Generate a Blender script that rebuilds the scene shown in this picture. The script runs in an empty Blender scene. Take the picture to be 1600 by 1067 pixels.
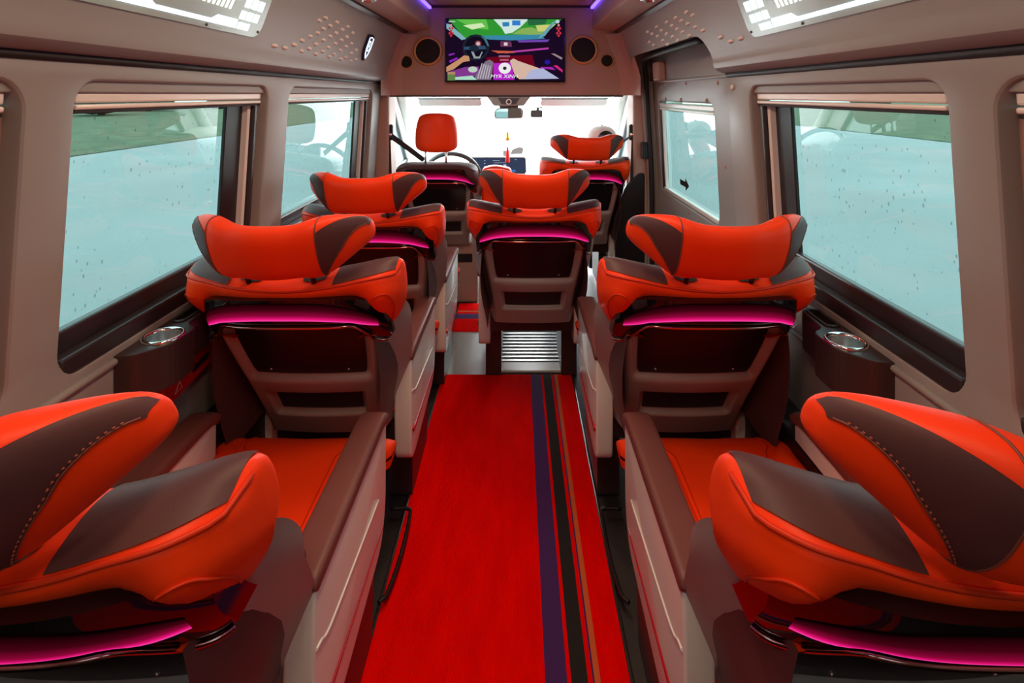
import bpy, bmesh, math, random
from mathutils import Vector, Matrix
random.seed(7)
scene = bpy.context.scene
COL = scene.collection

# ------------------------------------------------------------------ camera
CX, CZ, F = 0.04, 1.465, 850.0          # eye position, focal length in pixels of a 1600 px wide frame
VPX, VPY = 808.0, 147.0                 # where the straight-ahead direction falls in the frame
cam_d = bpy.data.cameras.new('camera')
cam = bpy.data.objects.new('camera', cam_d)
COL.objects.link(cam)
cam.location = (CX, 0.0, CZ)
cam.rotation_euler = (math.radians(90), 0, 0)
cam_d.sensor_width = 36.0
cam_d.lens = F / 1600.0 * 36.0
cam_d.shift_x = -(VPX - 800.0) / 1600.0
cam_d.shift_y = -(533.5 - VPY) / 1600.0
cam_d.clip_start = 0.02
cam_d.clip_end = 400
scene.camera = cam

# ------------------------------------------------------------------ world / exposure
w = bpy.data.worlds.new('overcast_sky')
scene.world = w
w.use_nodes = True
bg = w.node_tree.nodes['Background']
bg.inputs['Color'].default_value = (0.93, 0.98, 1.0, 1)
bg.inputs['Strength'].default_value = 13.0
scene.view_settings.view_transform = 'Standard'
scene.view_settings.look = 'None'
scene.view_settings.exposure = 0.0
scene.view_settings.gamma = 1.0
scene.view_settings.use_curve_mapping = False

WARM = (1.0, 0.68, 0.46)
LAMP_W = 3.9          # each ceiling lamp

# ------------------------------------------------------------------ materials
MATS = {}
def mat(name, col, rough=0.5, metal=0.0, spec=0.5, coat=0.0, noise=None, bump=None, vary=0.0):
    m = bpy.data.materials.new(name); m.use_nodes = True
    nt = m.node_tree; b = nt.nodes['Principled BSDF']
    b.inputs['Base Color'].default_value = (*col, 1)
    b.inputs['Roughness'].default_value = rough
    b.inputs['Metallic'].default_value = metal
    b.inputs['Specular IOR Level'].default_value = spec
    b.inputs['Coat Weight'].default_value = coat
    b.inputs['Coat Roughness'].default_value = 0.08
    tc = nt.nodes.new('ShaderNodeTexCoord')
    if vary:
        n = nt.nodes.new('ShaderNodeTexNoise'); n.inputs['Scale'].default_value = noise or 6.0
        n.inputs['Detail'].default_value = 4
        nt.links.new(tc.outputs['Object'], n.inputs['Vector'])
        r = nt.nodes.new('ShaderNodeValToRGB')
        lo = [max(0, c * (1 - vary)) for c in col]; hi = [min(1, c * (1 + vary)) for c in col]
        r.color_ramp.elements[0].color = (*lo, 1); r.color_ramp.elements[0].position = 0.3
        r.color_ramp.elements[1].color = (*hi, 1); r.color_ramp.elements[1].position = 0.7
        nt.links.new(n.outputs['Fac'], r.inputs['Fac'])
        nt.links.new(r.outputs['Color'], b.inputs['Base Color'])
    if bump:
        sc, st = bump
        v = nt.nodes.new('ShaderNodeTexVoronoi'); v.inputs['Scale'].default_value = sc
        nt.links.new(tc.outputs['Object'], v.inputs['Vector'])
        bp = nt.nodes.new('ShaderNodeBump'); bp.inputs['Strength'].default_value = st
        bp.inputs['Distance'].default_value = 0.002
        nt.links.new(v.outputs['Distance'], bp.inputs['Height'])
        nt.links.new(bp.outputs['Normal'], b.inputs['Normal'])
    MATS[name] = m
    return m
def emis(name, col, strength):
    m = bpy.data.materials.new(name); m.use_nodes = True
    nt = m.node_tree; nt.nodes.clear()
    e = nt.nodes.new('ShaderNodeEmission'); o = nt.nodes.new('ShaderNodeOutputMaterial')
    e.inputs['Color'].default_value = (*col, 1); e.inputs['Strength'].default_value = strength
    nt.links.new(e.outputs[0], o.inputs['Surface'])
    MATS[name] = m
    return m
def glass(name, tint, refl=1.0, wet=False):
    m = bpy.data.materials.new(name); m.use_nodes = True
    nt = m.node_tree; nt.nodes.clear()
    o = nt.nodes.new('ShaderNodeOutputMaterial')
    t = nt.nodes.new('ShaderNodeBsdfTransparent'); t.inputs['Color'].default_value = (*tint, 1)
    g = nt.nodes.new('ShaderNodeBsdfGlossy'); g.inputs['Roughness'].default_value = 0.0
    g.inputs['Color'].default_value = (refl, refl, refl, 1)
    # reflectance of a thin pane, the same from either side
    ge = nt.nodes.new('ShaderNodeNewGeometry'); dp = nt.nodes.new('ShaderNodeVectorMath'); dp.operation = 'DOT_PRODUCT'
    nt.links.new(ge.outputs['Incoming'], dp.inputs[0]); nt.links.new(ge.outputs['Normal'], dp.inputs[1])
    def mth(op, a, b=None):
        n_ = nt.nodes.new('ShaderNodeMath'); n_.operation = op
        for i_, v_ in enumerate((a, b)):
            if v_ is None: continue
            if isinstance(v_, (int, float)): n_.inputs[i_].default_value = v_
            else: nt.links.new(v_, n_.inputs[i_])
        return n_.outputs[0]
    co_ = mth('ABSOLUTE', dp.outputs['Value'])
    sch = mth('ADD', mth('MULTIPLY', mth('POWER', mth('SUBTRACT', 1.0, co_), 5.0), 0.95), 0.05)
    class _f: outputs = [sch]
    f = _f
    mx = nt.nodes.new('ShaderNodeMixShader')
    nt.links.new(f.outputs[0], mx.inputs[0]); nt.links.new(t.outputs[0], mx.inputs[1]); nt.links.new(g.outputs[0], mx.inputs[2])
    last = mx
    if wet:      # rain drops: small darker/brighter spots on the pane
        tc = nt.nodes.new('ShaderNodeTexCoord')
        mp = nt.nodes.new('ShaderNodeMapping'); mp.inputs['Scale'].default_value = (1, 1, 0.6)
        v = nt.nodes.new('ShaderNodeTexVoronoi'); v.inputs['Scale'].default_value = 60
        v.inputs['Randomness'].default_value = 1.0
        nt.links.new(tc.outputs['Object'], mp.inputs[0]); nt.links.new(mp.outputs[0], v.inputs['Vector'])
        n = nt.nodes.new('ShaderNodeTexNoise'); n.inputs['Scale'].default_value = 9
        nt.links.new(tc.outputs['Object'], n.inputs['Vector'])
        th = nt.nodes.new('ShaderNodeMath'); th.operation = 'MULTIPLY_ADD'
        th.inputs[1].default_value = 0.42; th.inputs[2].default_value = -0.10
        nt.links.new(n.outputs['Fac'], th.inputs[0])
        lt = nt.nodes.new('ShaderNodeMath'); lt.operation = 'LESS_THAN'
        nt.links.new(v.outputs['Distance'], lt.inputs[0]); nt.links.new(th.outputs[0], lt.inputs[1])
        ml = nt.nodes.new('ShaderNodeMath'); ml.operation = 'MULTIPLY'; ml.inputs[1].default_value = 0.75
        nt.links.new(lt.outputs[0], ml.inputs[0])
        d = nt.nodes.new('ShaderNodeBsdfTransparent'); d.inputs['Color'].default_value = (tint[0]*0.45, tint[1]*0.45, tint[2]*0.47, 1)
        m2 = nt.nodes.new('ShaderNodeMixShader')
        nt.links.new(ml.outputs[0], m2.inputs[0]); nt.links.new(mx.outputs[0], m2.inputs[1]); nt.links.new(d.outputs[0], m2.inputs[2])
        last = m2
    nt.links.new(last.outputs[0], o.inputs['Surface'])
    MATS[name] = m
    return m

mat('orange_leather', (0.97, 0.052, 0.004), 0.45, spec=0.22, bump=(420, 0.05), vary=0.06, noise=5)
mat('orange_piping', (0.66, 0.035, 0.004), 0.45, spec=0.25)
mat('brown_leather', (0.085, 0.034, 0.033), 0.50, spec=0.28, bump=(420, 0.05), vary=0.08, noise=5)
mat('arm_leather', (0.165, 0.056, 0.046), 0.42, spec=0.4, bump=(420, 0.05), vary=0.08, noise=5)
mat('thread', (0.20, 0.05, 0.03), 0.6)
mat('stitch_thread', (0.30, 0.06, 0.03), 0.6)
mat('wall_plastic', (0.295, 0.295, 0.28), 0.42, spec=0.4, bump=(900, 0.03), vary=0.03, noise=2)
mat('bulkhead_plastic', (0.44, 0.30, 0.255), 0.5, spec=0.35, bump=(900, 0.03))
mat('shell_plastic', (0.33, 0.27, 0.25), 0.4, spec=0.4, bump=(1500, 0.05))
mat('panel_plastic', (0.78, 0.79, 0.74), 0.28, spec=0.5, coat=0.3)
mat('black_gloss', (0.006, 0.004, 0.005), 0.06, spec=0.6)
mat('black_plastic', (0.012, 0.010, 0.012), 0.4, spec=0.35)
mat('screen_black', (0.010, 0.006, 0.009), 0.30, spec=0.35)
mat('dark_rail', (0.030, 0.024, 0.027), 0.32, spec=0.5)
mat('rubber', (0.012, 0.010, 0.010), 0.6)
mat('brown_plastic', (0.045, 0.026, 0.026), 0.38, spec=0.45)
mat('chrome', (0.85, 0.83, 0.82), 0.10, metal=1.0)
mat('red_chrome', (0.55, 0.25, 0.24), 0.12, metal=1.0)
mat('steel', (0.62, 0.64, 0.64), 0.30, metal=1.0)
mat('alu_white', (0.78, 0.76, 0.72), 0.25, spec=0.5)
mat('red_trim', (0.42, 0.01, 0.02), 0.2, spec=0.6)
mat('red_plastic', (0.45, 0.012, 0.012), 0.35)
mat('floor_vinyl', (0.03, 0.026, 0.026), 0.5)
mat('floor_plate', (0.55, 0.60, 0.60), 0.28, metal=0.6)
mat('dash', (0.78, 0.79, 0.77), 0.5)
mat('dark_grey', (0.06, 0.065, 0.07), 0.4)
mat('mid_grey', (0.30, 0.32, 0.32), 0.4)
mat('white_cloth', (0.75, 0.75, 0.74), 0.8)
mat('shirt', (0.35, 0.42, 0.5), 0.8)
mat('trousers', (0.03, 0.035, 0.05), 0.8)
mat('skin', (0.55, 0.28, 0.19), 0.5)
mat('hair', (0.015, 0.012, 0.01), 0.5)
mat('belt', (0.02, 0.02, 0.022), 0.7)
mat('gold', (0.75, 0.42, 0.08), 0.3, metal=0.7)
mat('tassel', (0.7, 0.02, 0.02), 0.6)
mat('concrete', (0.24, 0.255, 0.26), 0.45, noise=0.35, vary=0.12)
mat('grass', (0.105, 0.13, 0.065), 0.9, noise=1.2, vary=0.35)
mat('hedge', (0.065, 0.075, 0.06), 0.9, noise=1.0, vary=0.4)
mat('bark', (0.06, 0.045, 0.03), 0.9)
mat('purple_wool', (0.055, 0.010, 0.115), 0.9)
mat('black_wool', (0.012, 0.010, 0.010), 0.95)
mat('orange_wool', (0.60, 0.11, 0.02), 0.9)
mat('speaker_cloth', (0.010, 0.008, 0.008), 0.8, bump=(600, 0.3))
mat('sign_sheet', (0.40, 0.58, 0.58), 0.22, spec=0.6, vary=0.25, noise=2.5)
mat('mirror', (0.75, 0.8, 0.8), 0.02, metal=1.0)
emis('led_yellow', (1.0, 0.55, 0.18), 6.0)
emis('led_blue', (0.12, 0.06, 1.0), 5.0)
emis('led_white', (0.80, 0.95, 1.0), 3.0)
emis('led_cream', (1.0, 0.93, 0.78), 2.6)
emis('badge_light', (0.75, 0.85, 1.0), 1.6)
mat('badge_blue', (0.01, 0.015, 0.06), 0.2)
glass('side_glass', (0.082, 0.134, 0.130), 1.0, wet=True)
glass('cab_glass', (0.60, 0.78, 0.78), 1.0)
glass('windscreen_glass', (0.92, 0.96, 0.95), 0.6)

def carpet_mat():
    m = mat('red_carpet', (0.52, 0.004, 0.004), 0.9, spec=0.02)
    nt = m.node_tree; b = nt.nodes['Principled BSDF']
    tc = nt.nodes.new('ShaderNodeTexCoord')
    wv = nt.nodes.new('ShaderNodeTexWave'); wv.inputs['Scale'].default_value = 60; wv.bands_direction = 'X'
    wv.inputs['Distortion'].default_value = 1.5
    nt.links.new(tc.outputs['Object'], wv.inputs['Vector'])
    n = nt.nodes.new('ShaderNodeTexNoise'); n.inputs['Scale'].default_value = 5.0; n.inputs['Detail'].default_value = 6
    mp = nt.nodes.new('ShaderNodeMapping'); mp.inputs['Scale'].default_value = (4, 1, 1)
    nt.links.new(tc.outputs['Object'], mp.inputs[0]); nt.links.new(mp.outputs[0], n.inputs['Vector'])
    r = nt.nodes.new('ShaderNodeValToRGB')
    r.color_ramp.elements[0].color = (0.80, 0.001, 0.001, 1); r.color_ramp.elements[0].position = 0.35
    r.color_ramp.elements[1].color = (0.92, 0.002, 0.001, 1); r.color_ramp.elements[1].position = 0.65
    nt.links.new(n.outputs['Fac'], r.inputs['Fac']); nt.links.new(r.outputs['Color'], b.inputs['Base Color'])
    bp = nt.nodes.new('ShaderNodeBump'); bp.inputs['Strength'].default_value = 0.35; bp.inputs['Distance'].default_value = 0.003
    nt.links.new(wv.outputs['Color'], bp.inputs['Height']); nt.links.new(bp.outputs['Normal'], b.inputs['Normal'])
carpet_mat()

def pink_mat():     # glow of the strip lamp fading up its recess, painted as an emission ramp
    m = bpy.data.materials.new('pink_glow_ramp'); m.use_nodes = True
    nt = m.node_tree; nt.nodes.clear()
    o = nt.nodes.new('ShaderNodeOutputMaterial'); e = nt.nodes.new('ShaderNodeEmission')
    uv = nt.nodes.new('ShaderNodeUVMap'); uv.uv_map = 'UVMap'
    sp = nt.nodes.new('ShaderNodeSeparateXYZ')
    r = nt.nodes.new('ShaderNodeValToRGB'); cr = r.color_ramp
    cr.elements[0].position = 0.0; cr.elements[0].color = (1.0, 0.06, 0.42, 1)
    cr.elements[1].position = 1.0; cr.elements[1].color = (0.006, 0.0003, 0.001, 1)
    for p_, c_ in ((0.15, (0.80, 0.006, 0.18, 1)), (0.36, (0.27, 0.002, 0.040, 1)), (0.68, (0.055, 0.001, 0.006, 1))):
        k = cr.elements.new(p_); k.color = c_
    nt.links.new(uv.outputs[0], sp.inputs[0]); nt.links.new(sp.outputs['Y'], r.inputs['Fac'])
    nt.links.new(r.outputs[0], e.inputs['Color']); e.inputs['Strength'].default_value = 1.0
    nt.links.new(e.outputs[0], o.inputs['Surface'])
    MATS[m.name] = m
pink_mat()

# ------------------------------------------------------------------ helpers
def sm(a, b, x):
    t = min(1, max(0, (x - a) / (b - a))) if b != a else (1.0 if x >= b else 0.0)
    return t * t * (3 - 2 * t)
def px(u, v, Y): return Vector((CX + (u - VPX) * Y / F, Y, CZ - (v - VPY) * Y / F))
def link(name, me, parent=None, kind=None, label=None, cat=None, group=None):
    o = bpy.data.objects.new(name, me); COL.objects.link(o)
    if parent is not None: o.parent = parent
    if kind: o['kind'] = kind
    if label: o['label'] = label
    if cat: o['category'] = cat
    if group: o['group'] = group
    return o
def thing(name, label, cat, loc=(0, 0, 0), rz=0, group=None, kind=None):
    o = bpy.data.objects.new(name, None); COL.objects.link(o)
    o.location = loc; o.rotation_euler = (0, 0, rz); o.empty_display_size = 0.05
    if label: o['label'] = label
    if cat: o['category'] = cat
    if group: o['group'] = group
    if kind: o['kind'] = kind
    return o
class MB:
    def __init__(s): s.v = []; s.f = []; s.mi = []; s.sm = []; s.uv = {}
    def add(s, vs, fs, mi=0, smooth=False):
        b = len(s.v); s.v += [tuple(x) for x in vs]
        for f in fs: s.f.append(tuple(b + i for i in f)); s.mi.append(mi); s.sm.append(smooth)
        return b
    def box(s, x0, x1, y0, y1, z0, z1, mi=0, fn=None):
        vs = [Vector((x, y, z)) for z in (z0, z1) for y in (y0, y1) for x in (x0, x1)]
        if fn: vs = [fn(p) for p in vs]
        s.add(vs, [(0,2,3,1),(4,5,7,6),(0,1,5,4),(2,6,7,3),(0,4,6,2),(1,3,7,5)], mi)
    def grid(s, fn, us, vs, cu=False, cv=False, mi=0, smooth=True, uv=False):
        nu, nv = len(us), len(vs)
        b = s.add([fn(u, v) for u in us for v in vs], [], mi)
        for i in range(nu - (0 if cu else 1)):
            for j in range(nv - (0 if cv else 1)):
                i2, j2 = (i + 1) % nu, (j + 1) % nv
                s.f.append((b+i*nv+j, b+i2*nv+j, b+i2*nv+j2, b+i*nv+j2)); s.mi.append(mi); s.sm.append(smooth)
                if uv:
                    U = [(i/(nu-1), j/(nv-1)), ((i+1)/(nu-1), j/(nv-1)), ((i+1)/(nu-1), (j+1)/(nv-1)), (i/(nu-1), (j+1)/(nv-1))]
                    s.uv[len(s.f) - 1] = U
    def tube(s, pts, r, n=8, mi=0, closed=False, caps=True):
        pts = [Vector(p) for p in pts]; N = len(pts)
        rings = []; prev = None
        for i, p in enumerate(pts):
            a = pts[(i - 1) % N] if (closed or i > 0) else p
            c = pts[(i + 1) % N] if (closed or i < N - 1) else p
            d = (c - a).normalized() if (c - a).length > 1e-9 else Vector((0, 0, 1))
            if prev is None:
                ref = Vector((0, 0, 1)) if abs(d.z) < 0.9 else Vector((1, 0, 0))
                x = d.cross(ref).normalized()
            else:
                x = (prev - d * prev.dot(d))
                x = x.normalized() if x.length > 1e-9 else d.orthogonal().normalized()
            prev = x; y = d.cross(x)
            rr = r(i / max(1, N - 1)) if callable(r) else r
            rings.append([p + (x * math.cos(2*math.pi*k/n) + y * math.sin(2*math.pi*k/n)) * rr for k in range(n)])
        b = s.add([q for R in rings for q in R], [], mi)
        for i in range(N if closed else N - 1):
            i2 = (i + 1) % N
            for k in range(n):
                k2 = (k + 1) % n
                s.f.append((b+i*n+k, b+i*n+k2, b+i2*n+k2, b+i2*n+k)); s.mi.append(mi); s.sm.append(True)
        if caps and not closed:
            s.f.append(tuple(b + k for k in range(n))[::-1]); s.mi.append(mi); s.sm.append(False)
            s.f.append(tuple(b + (N-1)*n + k for k in range(n))); s.mi.append(mi); s.sm.append(False)
    def prism(s, poly, ext, fn, mi=0, smooth=False):
        """poly: 2D points (p,q); ext: (d0,d1); fn(p,q,d)->Vector"""
        n = len(poly)
        vs = [fn(p, q, ext[0]) for p, q in poly] + [fn(p, q, ext[1]) for p, q in poly]
        b = s.add(vs, [], mi)
        s.f.append(tuple(b + i for i in range(n))[::-1]); s.mi.append(mi); s.sm.append(False)
        s.f.append(tuple(b + n + i for i in range(n))); s.mi.append(mi); s.sm.append(False)
        for i in range(n):
            j = (i + 1) % n
            s.f.append((b+i, b+j, b+n+j, b+n+i)); s.mi.append(mi); s.sm.append(smooth)
    def lathe(s, prof, n=24, c=(0, 0, 0), axis='z', mi=0, smooth=True):
        c = Vector(c)
        def P(r, h, a):
            x, y = r*math.cos(a), r*math.sin(a)
            return c + (Vector((x, y, h)) if axis == 'z' else Vector((x, h, y)) if axis == 'y' else Vector((h, x, y)))
        s.grid(lambda u, v: P(prof[u][0], prof[u][1], 2*math.pi*v/n), list(range(len(prof))), list(range(n)), cv=True, mi=mi, smooth=smooth)
    def mesh(s, name, mats):
        me = bpy.data.meshes.new(name); me.from_pydata(s.v, [], s.f)
        for m in (mats if isinstance(mats, (list, tuple)) else [mats]): me.materials.append(MATS[m])
        for p, mi, smo in zip(me.polygons, s.mi, s.sm): p.material_index = mi; p.use_smooth = smo
        if s.uv:
            ul = me.uv_layers.new(name='UVMap')
            for p in me.polygons:
                U = s.uv.get(p.index)
                if U:
                    for li, uvc in zip(p.loop_indices, U): ul.data[li].uv = uvc
        me.validate(); me.update()
        bm = bmesh.new(); bm.from_mesh(me); bmesh.ops.recalc_face_normals(bm, faces=bm.faces); bm.to_mesh(me); bm.free()
        return me
    def build(s, name, mats, parent=None, bevel=None, seg=2, **kw):
        me = s.mesh(name, mats)
        o = link(name, me, parent, **kw)
        if bevel:
            md = o.modifiers.new('edge', 'BEVEL'); md.width = bevel; md.segments = seg; md.limit_method = 'ANGLE'; md.angle_limit = math.radians(35)
            bake(o)
        return o
def bake(o):
    dg = bpy.context.evaluated_depsgraph_get(); dg.update()
    me = bpy.data.meshes.new_from_object(o.evaluated_get(dg), depsgraph=dg)
    old = o.data; o.modifiers.clear(); o.data = me; me.name = o.name
    return o
def rrect(p0, p1, q0, q1, r, n=6):
    pts = []
    for cx, cy, a0 in ((p1-r, q1-r, 0), (p0+r, q1-r, 90), (p0+r, q0+r, 180), (p1-r, q0+r, 270)):
        for k in range(n + 1):
            a = math.radians(a0 + 90 * k / n); pts.append((cx + r*math.cos(a), cy + r*math.sin(a)))
    return pts
def rpoly(pts, r, n=5):
    """round the corners of a 2D polygon"""
    out = []; N = len(pts)
    for i in range(N):
        p = Vector(pts[i]); a = Vector(pts[i-1]); b = Vector(pts[(i+1) % N])
        rr = r[i] if isinstance(r, (list, tuple)) else r
        da = (a - p); db = (b - p); la, lb = da.length, db.length
        k = min(rr, la * 0.48, lb * 0.48)
        s, e = p + da/la*k, p + db/lb*k
        for j in range(n + 1):
            t = j / n; q = s*(1-t)**2 + p*2*t*(1-t) + e*t*t; out.append((q.x, q.y))
    return out
def cat(pts, n=6, closed=False):
    pts = [Vector(p) for p in pts]; N = len(pts); out = []
    for i in range(N if closed else N - 1):
        p0 = pts[i-1] if (closed or i > 0) else pts[0]*2 - pts[1]
        p1 = pts[i]; p2 = pts[(i+1) % N]
        p3 = pts[(i+2) % N] if (closed or i + 2 < N) else p2*2 - p1
        for k in range(n):
            t = k / n
            out.append(0.5*((2*p1) + (p2-p0)*t + (2*p0-5*p1+4*p2-p3)*t*t + (3*p1-p0-3*p2+p3)*t**3))
    if not closed: out.append(pts[-1])
    return out
def lin(a, b, n): return [a + (b - a) * i / (n - 1) for i in range(n)]
def asp(n, m=1.0): return [m * math.sin(math.pi/2 * x) for x in lin(-1, 1, n)]   # denser at the ends
def copy_tree(o, parent=None):
    c = o.copy(); COL.objects.link(c); c.parent = parent
    for ch in list(o.children): copy_tree(ch, c)
    return c
def text_mesh(body, size, name, material, fn, shear=0.0, parent=None, extrude=0.0, **kw):
    cu = bpy.data.curves.new(name + '_c', 'FONT'); cu.body = body; cu.size = size; cu.shear = shear
    cu.align_x = 'CENTER'; cu.align_y = 'CENTER'; cu.extrude = extrude
    t = bpy.data.objects.new(name + '_c', cu); COL.objects.link(t)
    dg = bpy.context.evaluated_depsgraph_get()
    me = bpy.data.meshes.new_from_object(t.evaluated_get(dg), depsgraph=dg)
    bpy.data.objects.remove(t)
    for v in me.vertices: v.co = fn(v.co.x, v.co.y, v.co.z)
    me.materials.clear(); me.materials.append(MATS[material])
    return link(name, me, parent, **kw)

# ------------------------------------------------------------------ body of the van: walls with window openings
def Wx(z): return 0.885 - 0.065 * max(0, z - 0.93)
def WM(side): return lambda y, z, d: Vector((side * (Wx(z) + d), y, z))     # wall space: along, up, depth (outwards)
def cut_slab(name, y0, y1, zs, d0, d1, holes, fn, material, bevel=0.010, ny=2, **kw):
    mb = MB()
    ys = lin(y0, y1, ny)
    mb.grid(lambda a, b: Vector((a, b, d0)), ys, zs, smooth=False)
    mb.grid(lambda a, b: Vector((a, b, d1)), ys, zs, smooth=False)
    mb.grid(lambda a, b: Vector((a, zs[0], b)), ys, [d0, d1], smooth=False)
    mb.grid(lambda a, b: Vector((a, zs[-1], b)), ys, [d0, d1], smooth=False)
    mb.grid(lambda a, b: Vector((y0, a, b)), zs, [d0, d1], smooth=False)
    mb.grid(lambda a, b: Vector((y1, a, b)), zs, [d0, d1], smooth=False)
    me = mb.mesh(name, material)
    bm = bmesh.new(); bm.from_mesh(me); bmesh.ops.remove_doubles(bm, verts=bm.verts, dist=1e-5)
    bmesh.ops.recalc_face_normals(bm, faces=bm.faces); bm.to_mesh(me); bm.free()
    o = link(name, me, **kw)
    cs = []
    for h in holes:
        c = MB(); c.prism(h, (d0 - 0.05, d1 + 0.05), lambda p, q, d: Vector((p, q, d)))
        co = c.build('cutter', material); cs.append(co)
        md = o.modifiers.new('cut', 'BOOLEAN'); md.object = co; md.operation = 'DIFFERENCE'; md.solver = 'EXACT'
    if bevel:
        md = o.modifiers.new('edge', 'BEVEL'); md.width = bevel; md.segments = 3; md.limit_method = 'ANGLE'; md.angle_limit = math.radians(50)
    bake(o)
    for c in cs: bpy.data.objects.remove(c)
    for v in o.data.vertices: v.co = fn(v.co.x, v.co.y, v.co.z)
    for p in o.data.polygons: p.use_smooth = True
    try: o.data.set_sharp_from_angle(angle=math.radians(28))
    except Exception: pass
    bm = bmesh.new(); bm.from_mesh(o.data); bmesh.ops.recalc_face_normals(bm, faces=bm.faces); bm.to_mesh(o.data); bm.free()
    return o

WZ0, WZ1 = 0.882, 1.492        # window openings
Y_BACK, Y_BULK, Y_FRONT = -0.95, 3.60, 5.0
wl = cut_slab('wall_left', Y_BACK, 3.66, [0.0, 0.5, 0.93, 1.2, 1.55], 0.0, 0.075,
              [rrect(-0.2, 0.985, WZ0, WZ1, 0.06), rrect(1.10, 1.95, WZ0, WZ1, 0.055), rrect(2.13, 3.36, WZ0, WZ1, 0.055)],
              WM(-1), 'wall_plastic', kind='structure', label='beige plastic side wall left of the aisle, with window openings')
wr = cut_slab('wall_right', Y_BACK, 3.66, [0.0, 0.5, 0.93, 1.2, 1.55], 0.0, 0.075,
              [rrect(-0.25, 0.925, WZ0, WZ1, 0.06), rrect(1.03, 1.90, WZ0, WZ1, 0.055), rrect(2.10, 3.52, -0.1, 1.8, 0.05)],
              WM(1), 'wall_plastic', kind='structure', label='beige plastic side wall right of the aisle, with door opening')

def make_window(n, side, y0, y1, label, drawn=False):
    fn = WM(side); t = thing('window_%d' % n, label, None, kind='structure')
    B = lambda p: fn(p.y, p.z, p.x)
    def wb(name, mt, y0_, y1_, z0_, z1_, d0_, d1_, bevel=0.003):
        m = MB(); m.box(d0_, d1_, y0_, y1_, z0_, z1_, fn=B); return m.build(name, mt, t, bevel=bevel)
    # outer pressing that closes the opening behind the liner
    yb0, yb1 = y1 - 0.18, y1 - 0.075
    wb('pillar_bar', 'black_plastic', yb0, yb1, WZ0 + 0.02, WZ1 - 0.05, 0.052, 0.064)
    wb('guide_rail', 'alu_white', yb1 + 0.004, yb1 + 0.022, WZ0 + 0.01, WZ1 - 0.05, 0.035, 0.062)
    wb('guide_rail', 'dark_rail', yb1 + 0.026, yb1 + 0.044, WZ0 + 0.01, WZ1 - 0.05, 0.022, 0.062)
    wb('guide_rail', 'bulkhead_plastic', yb1 + 0.048, y1 + 0.005, WZ0 + 0.01, WZ1 - 0.05, 0.040, 0.072)
    # roller blind parked at the top
    wb('blind_cassette', 'wall_plastic', y0 + 0.012, y1 - 0.012, 1.468, WZ1 + 0.002, 0.012, 0.068)
    wb('blind_rail', 'alu_white', y0 + 0.02, y1 - 0.02, 1.446, 1.468, 0.018, 0.050, 0.004)
    wb('blind_pull_bar', 'alu_white', y0 + 0.02, y1 - 0.02, 1.432, 1.443, 0.016, 0.046, 0.004)
    wb('blind_edge', 'rubber', y0 + 0.02, y1 - 0.02, 1.424, 1.4315, 0.020, 0.050, 0.001)
    # dark double-stepped sill
    wb('sill_step', 'dark_rail', y0 + 0.006, y1 - 0.006, WZ0 - 0.004, WZ0 + 0.040, 0.002, 0.035, 0.006)
    wb('sill_step', 'dark_rail', y0 + 0.006, y1 - 0.006, WZ0 - 0.004, WZ0 + 0.084, 0.036, 0.062, 0.006)
    g = MB(); g.grid(lambda a, b: fn(a, b, 0.066), [y0 - 0.01, y1 + 0.01], lin(WZ0 - 0.01, WZ1 + 0.01, 4), smooth=False)
    g.build('glass', 'side_glass', t)
    if drawn: wb('added_light_block', 'bulkhead_plastic', y0 + 0.02, y1 - 0.01, WZ0 + 0.02, 1.435, 0.037, 0.040, 0.001)  # unseen closed blind, added to keep daylight off the near walls
    return t
make_window(1, -1, 1.10, 1.95, 'large tinted side window on the left with dark sill and raised blind')
make_window(2, -1, 2.13, 3.36, 'tinted side window on the left nearest the cab')
make_window(3, 1, 1.03, 1.90, 'large tinted side window on the right with rain drops and dark sill')
make_window(4, -1, -0.2, 0.985, 'rearmost tinted window on the left, unseen closed blind added to block daylight, only its frame edge in view', True)
make_window(5, 1, -0.25, 0.925, 'rearmost tinted window on the right, unseen closed blind added to block daylight, only its frame edge in view', True)

# lips and mouldings below the windows
def wall_lip(n, side, y0, y1, z, r, label):
    m = MB(); fn = WM(side)
    m.tube([fn(y, z, -0.002) for y in lin(y0, y1, 8)], r, 8)
    return m.build('trim_%d' % n, 'wall_plastic', kind='structure', label=label)
wall_lip(1, -1, -0.9, 3.6, 0.852, 0.009, 'raised bead along the left wall under the windows')
wall_lip(2, 1, -0.9, 2.07, 0.852, 0.009, 'raised bead along the right wall under the windows')
wall_lip(3, -1, -0.9, 3.6, 0.74, 0.008, 'lower bead along the left wall behind the seats')
wall_lip(4, 1, -0.9, 2.07, 0.74, 0.008, 'lower bead along the right wall behind the seats')

# sloping cove between wall and roof
COVE = [(0.862, 1.535), (0.838, 1.545), (0.815, 1.553), (0.802, 1.564), (0.796, 1.580), (0.795, 1.60), (0.788, 1.625), (0.708, 1.85), (0.702, 1.868)]
CS = [0.0]
for a, b in zip(COVE, COVE[1:]): CS.append(CS[-1] + math.hypot(b[0]-a[0], b[1]-a[1]))
def cove_at(s):
    for i in range(len(CS) - 1):
        if s <= CS[i+1] or i == len(CS) - 2:
            t = (s - CS[i]) / (CS[i+1] - CS[i])
            a, b = COVE[i], COVE[i+1]
            dx, dz = b[0]-a[0], b[1]-a[1]; L = math.hypot(dx, dz)
            return a[0]+dx*t, a[1]+dz*t, dz/L, -dx/L     # point and outward normal (x,z)
def s_of_z(z):
    for i in range(len(CS) - 1):
        if COVE[i][1] <= z <= COVE[i+1][1]: return CS[i] + (CS[i+1]-CS[i])*(z-COVE[i][1])/(COVE[i+1][1]-COVE[i][1])
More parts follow.
